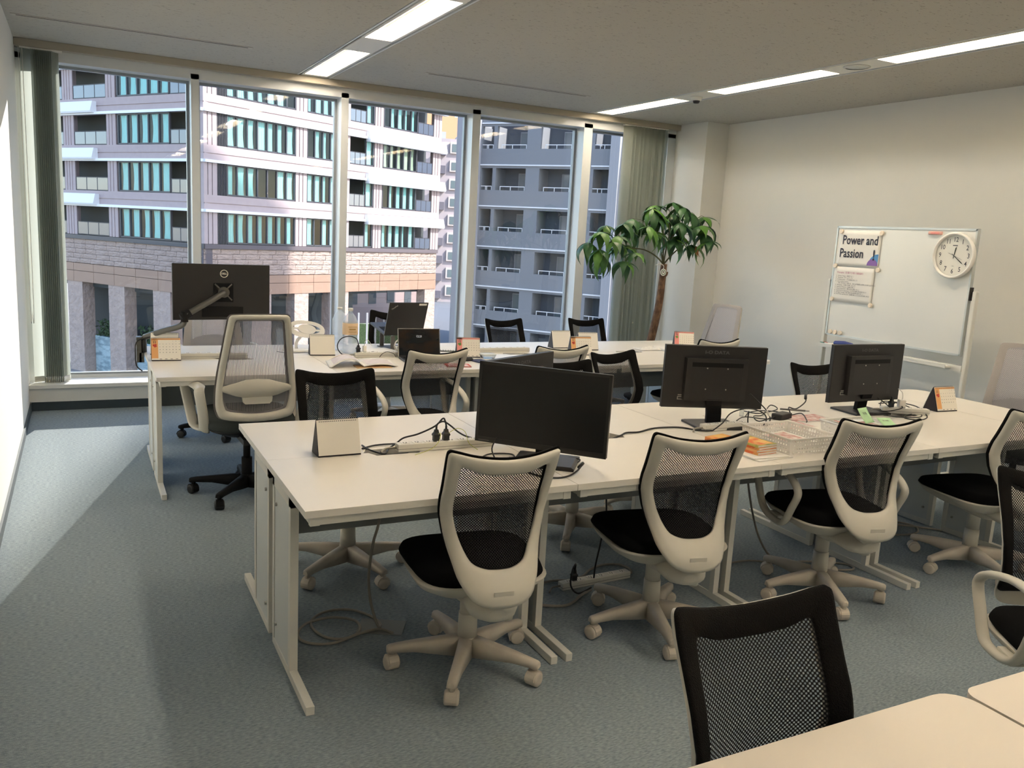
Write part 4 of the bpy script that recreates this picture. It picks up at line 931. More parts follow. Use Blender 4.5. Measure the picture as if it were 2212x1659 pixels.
# monitor on arm, window island
dm = empty('arm_monitor', (.808, 5.70, .92), math.radians(186.6), 'large black monitor on a jointed arm above the left end of the window island', 'monitor')
b = MB(); b.box(-.305, 0, 0, .305, .018, .355, bev=.003).box(-.30, -.004, .004, .30, 0, .351); b.build('housing', 'black', dm)
b = MB(); b.box(-.295, -.005, .012, .295, -.0042, .345); b.build('screen', 'screen', dm)
MB().box(-.13, .018, .02, .13, .030, .085, bev=.003).build('port_box', 'blackm', dm)
b = MB(); b.T = Matrix.Rotation(PI, 4, 'Z'); CC = lambda r, y, n=30: [(math.cos(2 * PI * i / n) * r + .01, y, .295 + math.sin(2 * PI * i / n) * r * .98) for i in range(n)]
b.rings([CC(.021, -.0185), CC(.021, -.0205), CC(.0255, -.0205), CC(.0255, -.0185)], 0, False); text_into(b, 'DELL', .0155, Matrix.Translation((.01, -.0198, .295)) @ XZ, off=.0007, xs=1.0)
b.build('round_logo', mat('logo_cream', rgb(226, 222, 206), .5), dm)
arm = empty('jointed_arm', (.335, 5.78, .70), 0, 'dark grey jointed monitor arm clamped to the left desk end', 'monitor arm')
M['armgrey'] = mat('arm_grey', rgb(92, 90, 84), .4, .3)
AX, AY, AZ = .335, 5.78, .70
def A_(x, y, z): return (x - AX, y - AY, z - AZ)
vc = A_(.815, 5.667, 1.098)
b = MB(); b.cyl(A_(.815, 5.678, 1.098), A_(.815, 5.650, 1.098), .034, n=20)
for s, u in ((1, 1), (1, -1), (-1, 1), (-1, -1)): b.tube([A_(.815, 5.676, 1.098), A_(.815 + s * .052, 5.676, 1.098 + u * .052)], .008, 6, ry=.005, smoothn=0)
b.build('mount_plate', 'armgrey', arm)
MB().box(*A_(.755, 5.672, 1.035), *A_(.875, 5.677, 1.155)).build('back_plate', 'blackm', arm)
MB().tube([A_(.815, 5.650, 1.098), A_(.72, 5.60, 1.045), A_(.575, 5.55, .965)], lambda t: .024 - .003 * t, 10, ry=.018).build('upper_arm', 'armgrey', arm)
MB().cyl(A_(.565, 5.55, .985), A_(.565, 5.55, .92), .022, n=14).tube([A_(.60, 5.56, .975), A_(.545, 5.55, .945)], .027, 8, smoothn=0).build('elbow', 'blackm', arm)
MB().tube([A_(.565, 5.55, .93), A_(.55, 5.57, .895), A_(.44, 5.68, .845), A_(.345, 5.78, .795)], lambda t: .021, 10, ry=.015).build('lower_arm', 'armgrey', arm)
MB().cyl(A_(.342, 5.785, .80), A_(.342, 5.785, .702), .02, n=14).box(*A_(.315, 5.75, .640), *A_(.343, 5.82, .7005 - .0)).box(*A_(.30, 5.75, .64), *A_(.328, 5.82, .80)).build('clamp', 'armgrey', arm)
MB().tube([A_(.56, 5.57, .935), A_(.50, 5.62, .86), A_(.36, 5.74, .80), A_(.300, 5.745, .77), A_(.292, 5.745, .69), A_(.297, 5.745, .62), A_(.33, 5.745, .585)], .004, 6).build('arm_cable', 'black', arm)

# ---- desk calendars
CW, CHh, CD = .165, .135, .095
def cal_protos():
    P = {}
    y = lambda v: CD * .5 - CD * .5 * (1 - v)
    b = MB(); hw = CW / 2
    b.rings([[(x, yy, z) for yy, z in ((-CD / 2, 0), (-CD / 2 + .002, .003), (0, CHh - .002), (0, CHh), (CD / 2, .002), (CD / 2, 0))] for x in (-hw, hw)], 0, True, True, False)
    P['stand'] = b.mesh('stand', mat('calendar_board', rgb(36, 26, 30), .6))
    sl = math.hypot(CHh - .008, CD / 2 - .003); ang = math.atan2(CD / 2 - .003, CHh - .008)
    T = Matrix.Translation((0, -CD / 2 - .001, .006)) @ Matrix.Rotation(-ang, 4, 'X')
    b = MB(); b.T = T; b.box(-hw + .001, -.0018, 0, hw - .001, 0, sl); P['page'] = b.mesh('page', 'paper2')
    b = MB(); b.T = Matrix.Translation((0, CD / 2 + .001, .006)) @ Matrix.Rotation(ang, 4, 'X'); b.box(-hw + .001, 0, 0, hw - .001, .0018, sl); P['rear'] = b.mesh('rear_page', 'paper')
    b = MB(); n = 20
    for i in range(n):
        x = -hw + .012 + i * (CW - .024) / (n - 1)
        b.tube([(x + .0006 * math.cos(a), .0055 * math.cos(a), CHh - .001 + .0055 * math.sin(a)) for a in [k * 2 * PI / 8 for k in range(8)]], .0007, 4, closed=True, smoothn=0)
    P['coil'] = b.mesh('wire_coil', 'chrome')
    b = MB(); b.T = T
    for i in range(n):
        x = -hw + .012 + i * (CW - .024) / (n - 1); b.box(x - .0016, -.0022, sl - .008, x + .0016, -.0019, sl - .0045)
    P['holes'] = b.mesh('punched_holes', 'black')
    XT = lambda x, z: T @ Matrix.Translation((x, -.0023, z)) @ XZ
    for mth, colr, first, days in ((11, 'orange', 4, 30), (12, 'pink', 6, 31)):
        b = MB(); b.T = T; b.box(-hw + .001, -.0021, .010, -hw + .038, -.0018, sl - .002).box(-hw + .001, -.0021, sl - .012, hw - .001, -.0018, sl - .002); P['band%d' % mth] = b.mesh('colour_band', colr)
        b = MB(); text_into(b, str(mth), .019, XT(-hw + .019, sl - .027), off=.0006); text_into(b, '2024', .006, XT(-hw + .019, sl - .0155)); P['mon%d' % mth] = b.mesh('month_number', 'ink')
        b = MB(); b.T = T
        for (x, z, r) in ((-.004, 0, .007), (.006, .003, .006), (.002, -.007, .006), (.009, -.006, .004)):
            ring = [b._v((-hw + .019 + x + math.cos(k * PI / 5) * r, -.0023, sl - .045 + z + math.sin(k * PI / 5) * r)) for k in range(10)]; b.bm.faces.new(ring)
        P['pic%d' % mth] = b.mesh('small_picture', 'reddish' if mth == 11 else 'greenleaf')
        b = MB()
        for d in range(1, days + 1):
            i = first + d - 1; r_, c_ = divmod(i, 7); text_into(b, str(d), .0062, XT(-hw + .048 + c_ * .0182, sl - .020 - r_ * .0172), off=.0002)
        b.T = T
        for q in range(4): b.box(-hw + .045 + q * .03, -.0023, .004, -hw + .058 + q * .03, -.0021, .007)
        P['days%d' % mth] = b.mesh('day_numbers', 'inkg')
    return P
KP = cal_protos()
def calendar(x, y, yaw, kind, label, rear=False):
    t = empty('desk_calendar', (x, y, TOP), math.radians(yaw), label, 'calendar')
    inst('stand', KP['stand'], t); p = inst('page', KP['page'], t); inst('punched_holes', KP['holes'], p); inst('wire_coil', KP['coil'], t)
    inst('rear_page', KP['rear'], t)
    if kind:
        for k_, nm in (('band', 'colour_band'), ('mon', 'month_number'), ('pic', 'small_picture'), ('days', 'day_numbers')):
            q_ = inst(nm, KP[k_ + str(kind)], p)
            if k_ == 'days': q_['kind'] = 'stuff'
calendar(.853, 3.085, 1, 0, 'blank tent calendar at the left of the front island, beside the power strip cables')
calendar(.447, 5.455, -2, 11, 'orange November tent calendar on the left corner of the window island')
calendar(.462, 5.70, -10, 0, 'blank tent calendar behind the orange November one at the left desk end')
calendar(1.425, 5.56, -6, 0, 'blank tent calendar between the big grey chair and the water bottle')
calendar(2.405, 5.36, -14, 12, 'pink December tent calendar behind the off-white armchair')
calendar(3.325, 5.36, -10, 11, 'November tent calendar standing before two blank ones on the window island')
calendar(3.36, 5.72, -2, 0, 'blank tent calendar behind the November one, left of the pair')
calendar(3.535, 5.60, -8, 0, 'blank tent calendar behind the November one, right of the pair')
calendar(4.50, 5.62, -25, 12, 'December tent calendar half hidden above the wide monitor')
calendar(4.375, 3.105, -2, 11, 'November tent calendar seen at an angle, right of the right monitor')

# ---- power strips
def power_strip(x, y, z, yaw, L, n, label, plug_mat=None):
    t = empty('power_strip', (x, y, z), math.radians(yaw), label, 'power strip')
    MB().box(-L / 2, -.022, 0, L / 2, .022, .032, bev=.003).build('body', 'desk_edge', t)
    MB().box(-L / 2 - .001, -.0225, .012, L / 2 + .001, .0225, .0135).build('seam', 'inkg', t)
    fc = MB().box(-.017, -.014, 0, .017, .014, .0018, bev=.0006).mesh('outlet', 'paper'); sl_ = MB().box(-.007, -.006, .0017, -.0045, .006, .0024).box(.0045, -.006, .0017, .007, .006, .0024).box(-.002, -.011, .0017, .002, -.008, .0024).mesh('slots', 'gap')
    for i in range(n):
        o = inst('outlet', fc, t, TRS(-L / 2 + (i + .7) * L / (n + .4), 0, .0318)); inst('slots', sl_, o)
    MB().tube([(-L / 2, 0, .016), (-L / 2 - .04, .004, .014), (-L / 2 - .07, -.02, .006)], .0045, 7).build('cord_end', 'cablegrey', t)
    return t
power_strip(1.285, 3.045, TOP, 0, .41, 8, 'white power strip with two black plugs on the front island')
power_strip(2.71, 3.022, TOP, 1, .27, 5, 'white power strip in front of the wide monitor base')
power_strip(.70, 5.50, TOP, -1, .46, 7, 'long white power strip beside the orange November calendar')
power_strip(1.79, 5.42, TOP, -1, .36, 6, 'white power strip behind the open magazine')
power_strip(2.78, 5.55, TOP, 0, .42, 7, 'white power strip lying right of the pink December calendar')
power_strip(2.07, 3.07, 0, 3, .38, 6, 'grey power strip lying on the carpet under the front island')
power_strip(4.04, 3.08, TOP, -28, .26, 4, 'power strip buried in cables beside the right monitor base')
def cable(name_label, pts, r=.0035, m='black', label=None, name='cable', cat='cable'):
    p0 = Vector(pts[0]); b = MB().tube([tuple(Vector(p) - p0) for p in pts], r, 7, smoothn=5)
    return tag(b.build(name, m, None, 0, p0), label or name_label, cat)
def plug(x, y, z, label, up=.045, m='black'):
    t = empty('plug', (x, y, z), 0, label, 'plug')
    b = MB(); b.rings([[(sx * w_, sy * w_ * .8, zz) for sx, sy in ((-1, -1), (1, -1), (1, 1), (-1, 1))] for w_, zz in ((.012, 0), (.012, .018), (.0145, .02), (.0145, .026), (.009, .034), (.007, up))], 0, True, True, False); b.build('body', m, t)
    MB().cyl((0, 0, up), (0, 0, up + .014), .0045, n=8).build('strain_relief', m, t); return t
plug(1.245, 3.045, TOP + .034, 'left black plug in the front island power strip'); plug(1.287, 3.045, TOP + .034, 'right black plug in the front island power strip')
cable('black cable from the right plug arching left over the front island strip', [(1.287, 3.045, .793), (1.281, 3.045, .813), (1.271, 3.045, .823), (1.245, 3.06, .79), (1.183, 3.08, .757), (1.126, 3.09, .742), (1.10, 3.10, .72), (1.06, 3.08, .7045), (1.02, 3.01, .7045), (.985, 3.075, .7045), (.976, 3.158, .7045)])
cable('black cable from the left plug arching right toward the dark screen', [(1.245, 3.045, .793), (1.253, 3.045, .805), (1.28, 3.055, .808), (1.317, 3.07, .785), (1.363, 3.09, .75), (1.417, 3.11, .722), (1.50, 3.10, .7045)])
cable('black cable lying left of the power strip by the blank calendar', [(.961, 3.108, .7045), (1.027, 3.145, .7045), (1.111, 3.145, .7045), (1.169, 3.107, .7045), (1.25, 3.10, .7045)])
M['wireyel'] = mat('yellow_green_wire', rgb(196, 200, 90), .5)
cable('thin yellow-green earth wire on the left plug', [(1.248, 3.03, .765), (1.25, 3.01, .77), (1.235, 2.995, .74), (1.20, 2.99, .715), (1.13, 2.97, .7025)], .0012, 'wireyel')
cable('thin yellow-green earth wire on the right plug', [(1.295, 3.035, .765), (1.325, 3.02, .785), (1.35, 3.0, .775), (1.365, 2.99, .73), (1.40, 2.98, .7025)], .0012, 'wireyel')
cable('black cable curling on the desk below the dark angled screen', [(1.47, 2.83, .7045), (1.40, 2.80, .7045), (1.36, 2.85, .7045), (1.42, 2.90, .7045), (1.50, 2.87, .7045), (1.46, 2.78, .7045), (1.40, 2.70, .7045)], .003)
cable('black cable hanging down from the dark screen bottom', [(1.43, 2.86, .79), (1.40, 2.85, .74), (1.395, 2.80, .705)], .003)
cx_ = cable('loose black cable end pointing right below the dark screen', [(1.433, 2.691, .7045), (1.453, 2.584, .7045), (1.501, 2.533, .7045), (1.563, 2.539, .7045), (1.622, 2.572, .712), (1.66, 2.605, .722)], .0035)
MB().cyl((.205, -.100, .012), (.236, -.078, .02), .0065, n=8).build('connector', 'black', cx_)
cable('short black cable behind the stand foot right of the dark screen', [(1.60, 2.72, .7045), (1.68, 2.74, .712), (1.71, 2.70, .712), (1.66, 2.67, .7045), (1.60, 2.66, .7045)], .003)
cable('black power cable running left from the wide monitor to the desk notch', [(2.05, 3.02, .69), (2.118, 3.026, .7045), (2.18, 3.069, .7045), (2.249, 3.067, .7045), (2.368, 3.114, .7045), (2.50, 3.10, .7045), (2.56, 3.02, .7045), (2.60, 2.975, .712)], .004)
mess = [(3.113, 3.332), (3.109, 3.217), (3.344, 3.329), (3.339, 3.379), (3.147, 3.231), (3.028, 3.169), (3.009, 3.109), (3.122, 3.125), (3.276, 3.179), (3.35, 3.162), (3.289, 3.064), (3.21, 2.99)]
cable('long black cable tangled between the wide monitor and the black adapter', [(x, y, .7045 + .012 * (i % 2)) for i, (x, y) in enumerate(mess)], .003)
cable('black cable arching over the wide monitor neck', [(2.60, 2.975, .712), (2.642, 2.96, .75), (2.684, 2.96, .793), (2.757, 2.955, .812), (2.83, 2.955, .805), (2.89, 2.955, .780), (2.905, 2.955, .745), (2.865, 2.955, .712), (2.81, 2.955, .715), (2.79, 2.955, .75), (2.79, 2.955, .80)], .003)
cw = cable('black cable with white sleeve hanging right of the wide monitor stand', [(2.82, 2.99, .875), (2.86, 2.955, .83), (2.905, 2.95, .79), (2.935, 2.96, .75), (2.95, 2.99, .7045)], .003)
MB().cyl((.072, -.039, -.070), (.100, -.037, -.104), .005, n=8).build('white_sleeve', 'paper', cw)
cable('second thin black cable crossing to the adapter behind the baskets', [(2.90, 3.15, .7045), (3.0, 3.20, .708), (3.10, 3.14, .7045), (3.19, 3.16, .72), (3.28, 3.26, .708), (3.22, 3.32, .7045), (3.12, 3.30, .7045), (3.02, 3.22, .7045)], .0028)
ad = tag(MB().box(-.055, -.03, 0, .055, .03, .032, bev=.006).build('power_adapter', 'black', None, 0, (3.19, 3.14, TOP), .3), 'black box power adapter behind the first basket', 'power adapter')
usb = cable('black video cable standing up behind the first basket', [(3.08, 2.98, .775), (3.11, 3.02, .79), (3.18, 3.04, .775), (3.27, 3.07, .80), (3.30, 3.10, .825)], .0032)
MB().cyl((.20, .10, .04), (.225, .125, .055), .007, n=8).build('connector', 'black', usb)
pen = tag(MB().cyl((-.07, 0, 0), (.05, 0, 0), .0045, n=8).cyl((.05, 0, 0), (.07, 0, 0), .002, n=8).build('pen', 'inkg', None, 0, (3.12, 2.99, .782), -.6), 'grey pen lying across papers behind the first basket', 'pen')
m2_ = [(3.84, 3.20), (3.93, 3.16), (4.02, 3.22), (4.10, 3.28), (4.18, 3.24), (4.19, 3.12), (4.12, 3.00), (4.02, 2.93), (3.94, 2.92), (3.91, 2.97), (3.98, 3.02), (4.05, 3.04)]
cable('black cable sweeping in a wide loop right of the right monitor', [(x, y, .7045 + .02 * (i in (3, 4, 5))) for i, (x, y) in enumerate(m2_)], .0032)
cable('black cable knotted beside the right monitor stand', [(3.86, 3.14, .80), (3.92, 3.10, .75), (3.98, 3.13, .72), (3.95, 3.20, .708), (3.88, 3.17, .708), (3.90, 3.08, .72), (3.98, 3.05, .74), (4.02, 3.10, .745)], .003)
cable('third black cable crossing the hidden power strip near the right monitor', [(3.80, 3.08, .712), (3.90, 3.0, .7045), (4.02, 2.97, .7045), (4.13, 3.05, .7045), (4.09, 3.16, .74), (4.0, 3.22, .73)], .003)
t = empty('charger', (4.015, 3.085, TOP + .034), math.radians(-28), 'white cube charger plugged in beside the right monitor', 'charger')
MB().box(-.018, -.018, 0, .018, .018, .045, bev=.004).build('body', 'paper', t); MB().tube([(0, 0, .045), (.002, 0, .06), (.0, .01, .085), (-.02, .02, .10)], .002, 6).build('lead', 'paper', t)
plug(3.965, 3.11, TOP + .034, 'black plug beside the white cube charger')

# ---- floor cables
cable('grey cord coiled in loops on the carpet under the left front desk', [(.99, 2.95, .66), (.981, 2.93, .481), (.957, 2.93, .377), (.944, 2.93, .251), (.953, 2.93, .147), (.985, 2.935, .04), (1.02, 3.0, .008), (1.004, 3.084, .008), (.939, 3.17, .008), (.845, 3.183, .008), (.777, 3.128, .008), (.764, 3.049, .008), (.795, 2.964, .008), (.858, 2.932, .008), (.926, 2.973, .008), (.933, 3.054, .012), (.855, 3.115, .012), (.75, 3.1, .012), (.698, 3.029, .008), (.715, 2.951, .008), (.80, 2.912, .008), (.915, 2.947, .010), (1.0, 2.963, .008), (1.042, 2.914, .006)], .0055, 'cablegrey')
cable('flat grey cord looping round the carpet power strip', [(1.70, 3.10, .008), (1.864, 3.139, .008), (1.966, 3.12, .008), (2.05, 3.14, .008), (2.114, 3.19, .008), (2.202, 3.222, .008), (2.284, 3.204, .008), (2.31, 3.143, .008), (2.287, 3.09, .010)], .006, 'cablegrey')
cable('grey cord curving out in front of the carpet power strip', [(1.66, 2.97, .008), (1.735, 2.915, .008), (1.80, 2.89, .008), (1.86, 2.91, .008), (1.93, 2.96, .008), (2.0, 2.99, .010)], .0065, 'cablegrey')
cable('black cable hanging from the desk to the carpet power strip', [(2.045, 3.0, .68), (2.049, 3.0, .466), (2.057, 3.0, .349), (2.041, 3.0, .237), (2.034, 3.02, .111), (2.05, 3.05, .035)], .004)
cable('black looped cable of the plug in the carpet power strip', [(1.95, 3.055, .085), (1.94, 3.04, .12), (1.90, 3.0, .11), (1.885, 2.98, .05), (1.92, 2.97, .012), (2.0, 2.99, .02)], .004)
plug(1.95, 3.062, .034, 'black plug in the power strip on the carpet', up=.05)
cable('grey cord hanging below the third desk and looping on the carpet', [(2.90, 3.05, .50), (2.93, 3.02, .30), (2.98, 2.98, .12), (3.08, 2.95, .01), (3.22, 2.92, .007), (3.35, 2.86, .007), (3.42, 2.80, .007), (3.38, 2.75, .007), (3.25, 2.80, .007), (3.10, 2.90, .009), (2.95, 3.02, .009), (2.72, 3.02, .007)], .0055, 'cablegrey')
cable('grey cord ring on the carpet under the far right chair', [(4.0, 3.15, .007), (4.12, 3.22, .007), (4.26, 3.20, .007), (4.30, 3.10, .007), (4.20, 3.02, .007), (4.06, 3.04, .007), (3.98, 3.10, .010), (4.08, 3.17, .010), (4.22, 3.14, .012), (4.40, 3.0, .007)], .0055, 'cablegrey')
tag(MB().box(-.09, -.06, 0, .09, .06, .003).build('floor_plate', 'modesty', None, 0, (1.02, 2.99, .0), -.5), 'square floor outlet cover flap in the carpet by the coiled cord', 'floor outlet')

# ---- baskets
def basket(x, y, z, yaw, label, W=.28, D=.30, H=.075):
    t = empty('basket', (x, y, z), math.radians(yaw), label, 'basket')
    MB().box(-W / 2 + .02, -D / 2 + .02, 0, W / 2 - .02, D / 2 - .02, .003).build('bottom', 'paper', t)
    m_ = perf
    for nm, a, bq in (('side_wall', (-W / 2, -D / 2), (W / 2, -D / 2)), ('side_wall', (W / 2, -D / 2), (W / 2, D / 2)), ('side_wall', (W / 2, D / 2), (-W / 2, D / 2)), ('side_wall', (-W / 2, D / 2), (-W / 2, -D / 2))):
        L = math.hypot(bq[0] - a[0], bq[1] - a[1]); ang = math.atan2(bq[1] - a[1], bq[0] - a[0])
        key = round(L, 3)
        if key not in WM: WM[key] = wall_mesh(L, H)
        o = inst(nm, WM[key], t, TRS(a[0], a[1], 0, rz=ang))
    r = MB(); pts = [(-W / 2 - .002, -D / 2 - .002, H), (W / 2 + .002, -D / 2 - .002, H), (W / 2 + .002, D / 2 + .002, H), (-W / 2 - .002, D / 2 + .002, H)]
    r.tube(pts, .0035, 6, closed=True, smoothn=0); r.build('rim', 'paper', t)
    return t
perf = None; WM = {}
def wall_mesh(L, H):
    """thin plastic wall with rows of real round holes and a handle slot"""
    b = MB(); n = max(8, int(L / .0155)); st = L / n; rows = 4; rh = (H - .010) / rows
    ins = .010
    def P(x, z): return (ins * (1 - z / H) + x * (1 - 2 * ins * (1 - z / H) / L), ins * (1 - z / H), z)
    vq = lambda x, z: b._v(P(x, z))
    for r in range(rows):
        for i in range(n):
            x0, x1, z0, z1 = i * st, (i + 1) * st, .006 + r * rh, .006 + (r + 1) * rh; cx, cz = (x0 + x1) / 2, (z0 + z1) / 2
            slot = r == rows - 1 and abs(i - (n - 1) / 2) < 1.3
            if 0 < i < n - 1:
                K = 8; rad = (.0036 if not slot else min(st, rh) * .48)
                inner = [vq(cx + math.cos((k + .5) * 2 * PI / K) * rad * (1 if not slot else st / rh), cz + math.sin((k + .5) * 2 * PI / K) * rad) for k in range(K)]
                outer = [vq(x, z) for x, z in ((x1, cz), (x1, z1), (cx, z1), (x0, z1), (x0, cz), (x0, z0), (cx, z0), (x1, z0))]
                for k in range(K):
                    f_ = b.bm.faces.new((outer[k], outer[(k + 1) % K], inner[k], inner[k - 1]))
            else: b.bm.faces.new([vq(x0, z0), vq(x1, z0), vq(x1, z1), vq(x0, z1)])
    b.bm.faces.new([vq(0, 0), vq(L, 0), vq(L, .006), vq(0, .006)]); b.bm.faces.new([vq(0, H - .004), vq(L, H - .004), vq(L, H), vq(0, H)])
    bmesh.ops.remove_doubles(b.bm, verts=b.bm.verts, dist=.0002)
    return b.mesh('side_wall', 'paper', .0016)
basket(2.775, 2.675, TOP, 0, 'white perforated basket with loose sheets, behind the recipe books')
basket(3.245, 2.66, TOP, 0, 'white perforated basket filled with booklets and green sticky notes')
def sheet_thing(x, y, z, yaw, W, D, label, m='paper', name='sheet_of_paper', prints=(), h=.0008, cat='paper'):
    t = empty(name, (x, y, z), math.radians(yaw), label, cat)
    MB().sheet(lambda u, v: ((u - .5) * W, (v - .5) * D, .001 + .004 * (u - .5) ** 2 + .0015 * math.sin(u * 5 + v * 3)), 8, 6).build('sheet', m, t, solid=h)
    for k, (x0, y0, x1, y1, pm) in enumerate(prints):
        MB().sheet(lambda u, v: ((x0 + (x1 - x0) * u) * W, (y0 + (y1 - y0) * v) * D, .0018 + h + .004 * (x0 + (x1 - x0) * u) ** 2 + .0015 * math.sin((x0 + (x1 - x0) * u + .5) * 5 + (y0 + (y1 - y0) * v + .5) * 3)), 6, 5).build('print', pm, t)
    return t
M['photo'] = mat('food_photo_print', rgb(190, 120, 110), .5, noise=(30, .15, rgb(228, 214, 206), W1))
M['photo2'] = mat('orange_cover_print', rgb(226, 112, 56), .45, noise=(22, .1, rgb(238, 196, 120), W1))
M['photo3'] = mat('green_cover_print', rgb(196, 176, 96), .45, noise=(26, .1, rgb(120, 140, 70), W1))
sheet_thing(2.775, 2.69, TOP + .030, 4, .21, .23, 'clear sleeve with pink printed sheet inside the first basket', prints=((-.4, -.3, .4, .4, 'photo'),))
sheet_thing(3.245, 2.67, TOP + .070, -5, .20, .22, 'dark red edged booklet on top in the right basket', prints=((-.48, -.48, .48, -.42, 'reddish'), (-.48, -.42, -.42, .48, 'reddish'), (-.3, -.2, .35, .3, 'photo')))
tag(MB().box(-.10, -.115, 0, .10, .115, .060, bev=.002).build('paper_stack', 'paper', None, 0, (3.245, 2.66, TOP + .004), .02), 'thick stack of papers filling the right basket', 'papers')
sheet_thing(3.13, 3.00, TOP, 12, .21, .15, 'printed leaflet sticking out behind the baskets', prints=((-.45, -.45, .45, .45, 'photo'),))
sheet_thing(3.34, 3.12, TOP, -8, .25, .17, 'colourful photo leaflet in front of the right monitor', prints=((-.46, -.44, .46, .44, 'photo'),))
def sticky(x, y, z, rx, rz, label, w_=.075):
    t = empty('sticky_note', (x, y, z), math.radians(rz), label, 'sticky note')
    b = MB(); b.T = Matrix.Rotation(math.radians(rx), 4, 'X'); b.sheet(lambda u, v: ((u - .5) * w_, v * w_, .012 * v * v), 4, 6); b.build('note', mat('note_green', rgb(188, 226, 176), .7), t, solid=.0005)
    b = MB(); b.T = Matrix.Rotation(math.radians(rx), 4, 'X') @ Matrix.Translation((-.002, w_ * .62, .0085)); text_into(b, '料理', .016, Matrix.Identity(4)); b.build('handwriting', 'ink', t)
sticky(3.29, 2.68, TOP + .077, 42, 12, 'upright pale green sticky note on the right basket', .08)
sticky(3.335, 2.60, TOP + .078, 10, -15, 'flat pale green sticky note right of the upright one', .07)
sheet_thing(3.375, 2.57, TOP + .0785, 20, .05, .05, 'small darker green note at the right end of the right basket', m='greenleaf', name='sticky_note', cat='sticky note')
# books
def book(x, y, z, yaw, W, D, Hh, label, cover, spine=None, pm=None):
    t = empty('book', (x, y, z), math.radians(yaw), label, 'book')
    MB().box(-W / 2 + .002, -D / 2 + .002, .0012, W / 2 - .002, D / 2 - .001, Hh - .0012).build('pages', 'paper', t)
    MB().box(-W / 2, -D / 2, 0, W / 2, D / 2, .001).box(-W / 2, -D / 2, Hh - .001, W / 2, D / 2, Hh).box(-W / 2 - .0008, -D / 2, 0, -W / 2, D / 2, Hh).build('cover', cover, t)
    if pm: MB().box(-W * .42, -D * .42, Hh, W * .42, D * .3, Hh + .0004).build('cover_picture', pm, t)
z = TOP
for W, D, Hh, yw, lb, cv in ((.20, .27, .004, 4, 'thin white magazine at the very bottom of the recipe book pile', 'paper'), (.185, .25, .004, -3, 'thin magazine with red print, second from the bottom of the pile', 'paper'),
                             (.115, .16, .011, 6, 'lowest thick recipe book of the pile', 'photo2'), (.115, .16, .010, 3, 'middle thick recipe book of the pile', 'orange'), (.115, .16, .010, 8, 'third recipe book of the pile, orange spine', 'photo2'), (.115, .16, .009, 5, 'top recipe book of the pile with food photo cover', 'photo3')):
    book(2.535, 2.64, z, yw, W, D, Hh, lb, cv, pm='photo2' if 'top' in lb else None); z += Hh + .0006
book(2.50, 2.76, TOP + .0095, 12, .12, .15, .022, 'orange cookery book behind the recipe book pile', 'photo2')
# extra small box left of basket 1
# ---- bottle
t = empty('water_bottle', (1.635, 5.62, TOP), 0, 'large clear water bottle with peach label on the window island', 'bottle')
M['pet'] = fresnel_glass('clear_bottle', (.97, .985, 1, 1), 1.45, .12, 1.2)
_pn = M['pet'].node_tree; _dt = _pn.nodes.new('ShaderNodeBsdfTranslucent'); _dt.inputs[0].default_value = (.9, .95, 1, 1); _dd = _pn.nodes.new('ShaderNodeBsdfDiffuse'); _dd.inputs[0].default_value = (.9, .94, .97, 1)
_m1 = _pn.nodes.new('ShaderNodeMixShader'); _m2 = _pn.nodes.new('ShaderNodeMixShader'); _o = _pn.nodes['Material Output']; _src = _o.inputs[0].links[0].from_socket; _m1.inputs[0].default_value = .5; _m2.inputs[0].default_value = .32
_pn.links.new(_dt.outputs[0], _m1.inputs[1]); _pn.links.new(_dd.outputs[0], _m1.inputs[2]); _pn.links.new(_src, _m2.inputs[1]); _pn.links.new(_m1.outputs[0], _m2.inputs[2]); _pn.links.new(_m2.outputs[0], _o.inputs[0])
prof = [(.0, .002), (.046, .002), (.052, .012), (.052, .03), (.049, .035), (.052, .04), (.052, .055), (.049, .06), (.052, .065), (.052, .08), (.049, .085), (.052, .09), (.052, .105), (.049, .11), (.052, .115), (.053, .135), (.053, .205), (.050, .222), (.038, .248), (.022, .268), (.015, .276), (.015, .292)]
MB().lathe(prof, n=10, cap=False).build('body', 'pet', t)
b = MB(); b.lathe([(.0535, .128), (.0545, .13), (.0545, .205), (.0535, .207)], n=10, cap=False); b.build('label_sleeve', mat('label_peach', rgb(238, 208, 170), .5), t)
b = MB()
for z_, w_ in ((.185, .03), (.165, .022), (.15, .028)): b.box(-w_, -.0556, z_ - .002, w_, -.0548, z_ + (.006 if z_ == .165 else .001))
b.build('label_print', mat('gold_print', rgb(190, 150, 80), .5), t)
MB().lathe([(.0, .308), (.0165, .308), (.0175, .304), (.0175, .288), (.0, .288)], n=18).build('cap', 'paper', t)
t = empty('water_bottle', (1.60, 5.76, TOP), 0, 'second clear bottle half hidden behind the large water bottle', 'bottle')
MB().lathe(prof, n=10, cap=False).build('body', 'pet', t); MB().lathe([(.0, .300), (.0165, .300), (.0175, .298), (.0175, .285), (.0, .285)], n=18).build('cap', 'paper', t)
